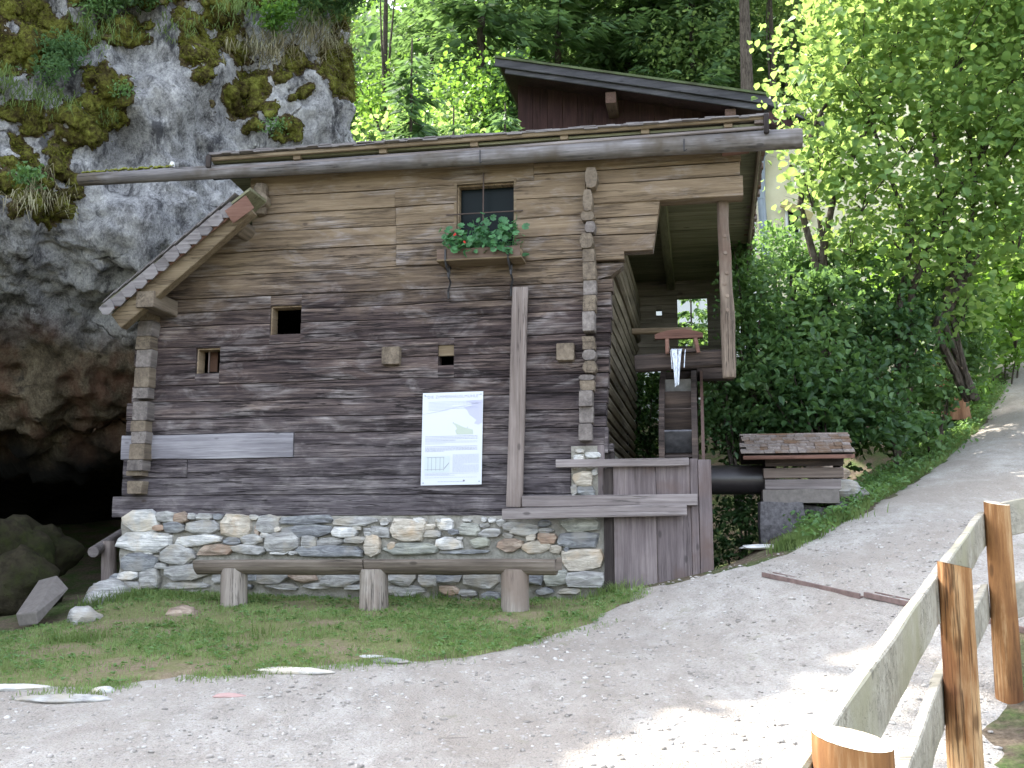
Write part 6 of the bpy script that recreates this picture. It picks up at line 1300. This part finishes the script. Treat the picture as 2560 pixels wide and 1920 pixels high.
# ------------------------------------------------------------------ moss cushions and plants on the cliff
CVW = CV.reshape(NU, NV, 3); CPX = proj(CV); CDEP = np.linalg.norm(CV - CP, axis=1)
def cliff_at(px, py, r=7):
    d = np.hypot(CPX[:, 0] - px, CPX[:, 1] - py); m = np.where(d < r)[0]
    if len(m) == 0: m = np.argsort(d)[:3]
    k = m[np.argmin(CDEP[m])]; return CV[k], CN[k]
MO_ = '150,60,220,70,20;300,200,200,90,25;200,260,120,90,30;430,230,70,70,0;700,180,110,60,15;720,225,70,25,-10;40,270,50,30,0;70,340,40,30,0;560,400,50,40,0;600,470,140,70,35;700,500,60,60,30;560,600,90,45,10;630,680,75,55,20;710,570,40,35,0;180,640,70,60,30;200,720,80,60,10;340,660,60,50,0;470,700,110,70,40;420,760,70,60,0;330,850,50,60,80;350,930,50,50,0;150,880,100,35,50;60,640,50,100,80;50,1020,60,90,40;190,1130,150,90,20;430,1100,40,35,0;410,1030,70,40,20;60,950,50,40,0;1260,40,130,60,35;1080,110,90,50,20;1300,130,110,70,25;1150,280,70,80,60;1230,330,70,40,50;1180,430,40,60,80;1320,270,100,60,30;1400,520,70,110,55;1450,600,50,80,60;1480,720,40,60,60;1540,640,50,60,45;1620,770,70,40,20;1660,720,60,40,30;1700,350,60,70,50;2060,80,120,100,20;2100,150,60,60,0;1950,300,80,90,50;2040,420,110,90,25;2000,490,60,80,80;1900,400,70,50,30;1750,530,25,60,60;1620,450,25,40,80;2180,330,30,60,80;850,150,30,20,0;1700,780,30,30,0;850,-40,300,60,0;1700,-30,400,70,0;1000,-140,1100,110,0;-200,300,200,300,0'
EL = np.array([[float(x) for x in q.split(',')] for q in MO_.split(';')]); EL[:, 2:4] *= 1.12
def moss_mask(P2, P3d):
    best = np.full(len(P2), -9.0)
    for cx, cy, rx, ry, an in EL:
        cx, cy, rx, ry = cx * .1736, cy * .1736, rx * .1736, ry * .1736; a = radians(an); dx = P2[:, 0] - cx; dy = P2[:, 1] - cy
        u = (dx * cos(a) + dy * sin(a)) / rx; v = (-dx * sin(a) + dy * cos(a)) / ry; best = np.maximum(best, 1 - np.sqrt(u * u + v * v))
    return best + .40 * fbm(P3d * 3.0, 3, 71) + .42 * fbm(P3d * 9, 3, 72) + .10
def upsample(Gd, i0, i1, j0, j1, k):
    a = np.linspace(i0, i1, (i1 - i0) * k + 1); b = np.linspace(j0, j1, (j1 - j0) * k + 1); ia = np.minimum(a.astype(int), NU - 2); ib = np.minimum(b.astype(int), NV - 2); fa = (a - ia)[:, None, None]; fb = (b - ib)[None, :, None]
    g00 = Gd[ia][:, ib]; g10 = Gd[ia + 1][:, ib]; g01 = Gd[ia][:, ib + 1]; g11 = Gd[ia + 1][:, ib + 1]; return g00 * (1 - fa) * (1 - fb) + g10 * fa * (1 - fb) + g01 * (1 - fa) * fb + g11 * fa * fb
vis = ((CPX[:, 0] > -60) & (CPX[:, 0] < 420) & (CPX[:, 1] > -60) & (CPX[:, 1] < 260)).reshape(NU, NV); zz_ = CVW[:, :, 2] > EYE + 2.4; vis &= zz_
I = np.where(vis.any(1))[0]; J = np.where(vis.any(0))[0]; i0, i1, j0, j1 = I[0], min(I[-1], NU - 2), J[0], min(J[-1], NV - 2); K = 3
CN2 = grid_norm(CV).reshape(NU, NV, 3)
Gp = upsample(CVW, i0, i1, j0, j1, K); Gn = upsample(CN2, i0, i1, j0, j1, K); sh_ = Gp.shape; Gp = Gp.reshape(-1, 3); Gn = Gn.reshape(-1, 3)
mk = moss_mask(proj(Gp), Gp); th = np.clip(mk, 0, 1); lumpy = fbm(Gp * 6.5, 3, 75)
Mv = Gp + Gn * ((.006 + .062 * np.sqrt(th) * (1 + 1.0 * lumpy) - .05 * (mk < .02))[:, None]) - np.array([0, 0, 1]) * (.07 * th)[:, None]
a, b = np.meshgrid(np.arange(sh_[0] - 1), np.arange(sh_[1] - 1), indexing='ij'); q0 = (a * sh_[1] + b).ravel(); Fq = np.c_[q0, q0 + 1, q0 + sh_[1] + 1, q0 + sh_[1]]
keep = (mk[Fq] > 0).sum(1) >= 2; Fq = Fq[keep]; u, inv = np.unique(Fq, return_inverse=True); Mv2 = Mv[u]; Fq = inv.reshape(Fq.shape)
def layer(thr, lift, mat, name, lab):
    Fk = np.c_[q0, q0 + 1, q0 + sh_[1] + 1, q0 + sh_[1]]; Fk = Fk[(mk[Fk] > thr).sum(1) >= 2]; u, inv = np.unique(Fk, return_inverse=True)
    L2 = Gp + Gn * ((lift * (1 + .8 * lumpy) - .03 * (mk < thr))[:, None]); link(name, np_mesh(L2[u], inv.reshape(Fk.shape), True), mat, kind='stuff', label=lab, cat='moss')
t = NT('dry_brown_moss'); n = t.noise(t.coords(), 20, 6, .75); m_dmoss = t.principled(t.ramp(n, [(.38, (.025, .018, .012)), (.52, (.075, .058, .032)), (.64, (.13, .12, .05))]), .98, n, 1, .03, .05)
layer(-.13, .012, m_dmoss, 'dry_moss', 'thin brown dried moss fringing the green cushions on the cliff')
t = NT('cushion_moss'); n = t.noise(t.coords(), 3.5, 5, .65); n2 = t.noise(t.coords(), 22, 6, .75); f = t.math('ADD', t.math('MULTIPLY', n, .5), t.math('MULTIPLY', n2, .5))
m_moss = t.principled(t.ramp(f, [(.38, (.02, .014, .007)), (.46, (.055, .047, .016)), (.53, (.11, .11, .024)), (.62, (.20, .22, .05))]), .98, n2, 1, .04, .05)
link('moss', np_mesh(Mv2, Fq, True), m_moss, kind='stuff', label='olive green and rusty moss cushions spread over the upper cliff face', cat='moss')
r_ = np.random.default_rng(31); vm = np.where(mk > .02)[0]; k = r_.choice(vm, 42000); P = Mv[k] + r_.normal(size=(len(k), 3)) * .02; V, F = leaf_mesh(P + Gn[k] * .012, .038, 6, .1, .35, dirs=Gn[k] * 1.2)
link('moss_fuzz', np_mesh(V, F), L_moss, kind='stuff', label='fine moss fronds on the cushions of the cliff', cat='moss')
# hanging grass tufts
def hang(px, py, w, h, n, ln, seed, mat, name, lab):
    r = np.random.default_rng(seed); V = []; 
    n = int(n * .45)
    for i in range(n):
        p, nn = cliff_at(px + r.normal() * w, py + r.normal() * h * .5, 5); p = p + r.normal(size=3) * .03 + nn * .08; l = ln * r.uniform(.5, 1.3); d = nn * r.uniform(.2, .9) + np.array([r.normal() * .35, 0, r.uniform(.0, .7)]); d /= np.linalg.norm(d)
        s = np.cross(d, [0, 0, 1.]); s = s / (np.linalg.norm(s) + 1e-6) * .005; q = p + d * l * .4; e = q + (d * .35 + np.array([r.normal() * .15, 0, -.9])) * l * .7; V += [p - s, p + s, q + s, q - s, e]
    V = np.array(V); o = np.arange(n)[:, None] * 5; F = np.concatenate([np.concatenate([o + [0, 1, 2], o + [0, 2, 3]], 0), o + [3, 2, 4]], 0)
    return link(name, np_mesh(V, F), mat, kind='stuff', label=lab, cat='grass')
D_ = [(30 + 15, 100, 18, 12, 260, .30), (35, 200, 16, 14, 260, .35), (90, 35, 14, 18, 260, .34), (262, 52, 14, 14, 420, .42), (322, 45, 18, 16, 420, .42), (240, 12, 20, 10, 240, .3), (300, 20, 30, 14, 300, .34), (170, 30, 40, 12, 200, .25), (5, 90, 8, 20, 160, .3), (108, 122, 8, 6, 90, .2), (345, 12, 14, 8, 200, .3)]
mset = [hang(*q, 80 + i, L_dry if i in (1, 3, 4) else L_grassr, 'cliff_grass', l) for i, (q, l) in enumerate(zip(D_, ['grass tuft hanging below the fern on the upper left of the cliff', 'straw coloured grass tuft hanging from the lowest moss ledge at left', 'long grass hanging beside the upper left moss cushion', 'straw coloured grass tuft hanging in the middle of the cliff', 'straw coloured grass hanging under the moss near the right end of the cliff', 'grass on the moss at the top middle of the cliff', 'grass on the cliff top between the two straw tufts', 'short grass along the cliff top left of its middle', 'grass hanging at the left edge of the photo', 'little grass tuft on the round moss cushion right of the left group', 'grass on the highest moss near the right end of the cliff']))]
def cliff_plant(px, py, rx, rz, n, size, mat, seed, lab, name='cliff_plant', aspect=.5, cat='plant'):
    p, nn = cliff_at(px, py); c = p + nn * (.12 + rx * .25); shrub(name, tuple(p), [(c, (rx, rx * .7, rz)), (c + [rx * .6, -.03, rz * .3], (rx * .6, rx * .5, rz * .6))], n, size, mat, seed, lab, cat=cat, tips=6, r0=.01, clump=5, cs=.06, aspect=aspect)
cliff_plant(62, 58, .32, .22, 900, .06, L_spruceb, 91, 'feathery green fern like shrub on the upper left of the cliff', aspect=.3)
cliff_plant(50, 84, .22, .16, 420, .05, L_spruceb, 92, 'feathery sprig just below the upper left shrub of the cliff', aspect=.3)
cliff_plant(272, 20, .26, .22, 700, .055, L_hazel2, 93, 'bright leafy bush on the cliff above the straw coloured grass')
cliff_plant(22, 176, .16, .14, 320, .05, L_shrub2, 94, 'small green herb on the lowest moss cushion at left')
cliff_plant(130, 5, .45, .18, 900, .06, L_shrub, 95, 'dark leafy shrub at the very top left of the cliff')
cliff_plant(92, 8, .25, .2, 500, .055, L_shrub2, 96, 'grey green leafy plant at the cliff top left')
cliff_plant(320, 3, .55, .2, 1500, .06, L_shrub, 97, 'dark foliage along the cliff top near its right end')
cliff_plant(112, 97, .1, .1, 160, .04, L_shrub2, 98, 'tiny herb on the moss in the middle of the left group')
cliff_plant(265, 133, .12, .08, 160, .04, L_shrub2, 99, 'tiny herb on the lowest moss just above the mill roof')

# ------------------------------------------------------------------ trees standing on the cliff top and left of the path; they dapple the light
def shade_tree(x, y, z, r, n, seed, lab):
    o = empty('forest_tree', (x, y, z - 5), label=lab, cat='tree', group='trees above and beside the cliff'); MB().rlog((0, 0, -1.5), (0, 0, 4.6), .16, .06, seg=8, n=6).build('trunk', m_barkt, o)
    P = blob_points([((0, 0, 5.0), (r, r, r * .7)), ((r * .5, 0, 6.2), (r * .7, r * .7, r * .5)), ((-r * .4, r * .3, 5.8), (r * .7, r * .7, r * .6))], n, seed, 9, .3, .2); V, F = leaf_mesh(P, .2, seed, .4, .7); link('crown', np_mesh(V, F), L_wood, o)
for q in ((-6.0, 12.4, 13.9, 2.6, 3000, 201, 'thin crowned tree on the cliff top above the cave'), (-3.4, 14.6, 14.2, 2.2, 1300, 202, 'thin crowned tree on the cliff top above the mill')): shade_tree(*q)

# ------------------------------------------------------------------ pieces that belong to a part go one level down
def kids(o): return [c for c in COL.objects if c.parent == o]
def bname(o): return o.name.split('.')[0]
_z = (sk(RF) - .046, sk(DEPTH + .6) - .046)
roof_o = MB().loft([[(x, RF + .12, _z[0]), (x, DEPTH + .55, _z[1]), (x, DEPTH + .55, _z[1] + .01), (x, RF + .12, _z[0] + .01)] for x in (x0_roof, x1_roof)]).build('roof', m_green, mill, smooth=False)
K = kids(mill); lean = [o for o in K if bname(o) == 'lean_to_deck'][0]; lean.name = 'lean_to_roof'; pane = [o for o in K if bname(o) == 'window_pane'][0]
for o in K:
    b = bname(o)
    if b == 'shingle':
        zc = sum(v.co.z for v in o.data.vertices) / len(o.data.vertices); o.parent = roof_o if zc > ZR - .45 and not in_lean(o) else lean
    elif b in ('roof_board', 'fascia_board', 'lower_fascia_board', 'rafter', 'rafter_end', 'verge_board', 'verge_shingle', 'shingle_courses', 'verge_block', 'eaves_gap_shade'): o.parent = roof_o
    elif b in ('clipped_shingle', 'verge_rafter', 'trim_board', 'red_end_board'): o.parent = lean
    elif b in ('window_frame', 'iron_bar'): o.parent = pane
for thing_, par_, ch_ in ((cov, 'roof_deck', ('shingle', 'eaves_board', 'back_slope')), (bench, 'seat', ('seat_end',)), (fence, 'post', ('post_top',))):
    K = kids(thing_); P_ = [o for o in K if bname(o) == par_]
    for o in K:
        if bname(o) in ch_:
            c = sum((v.co for v in o.data.vertices), Vector()) / len(o.data.vertices)
            o.parent = min(P_, key=lambda q: min((v.co - c).length for v in q.data.vertices))
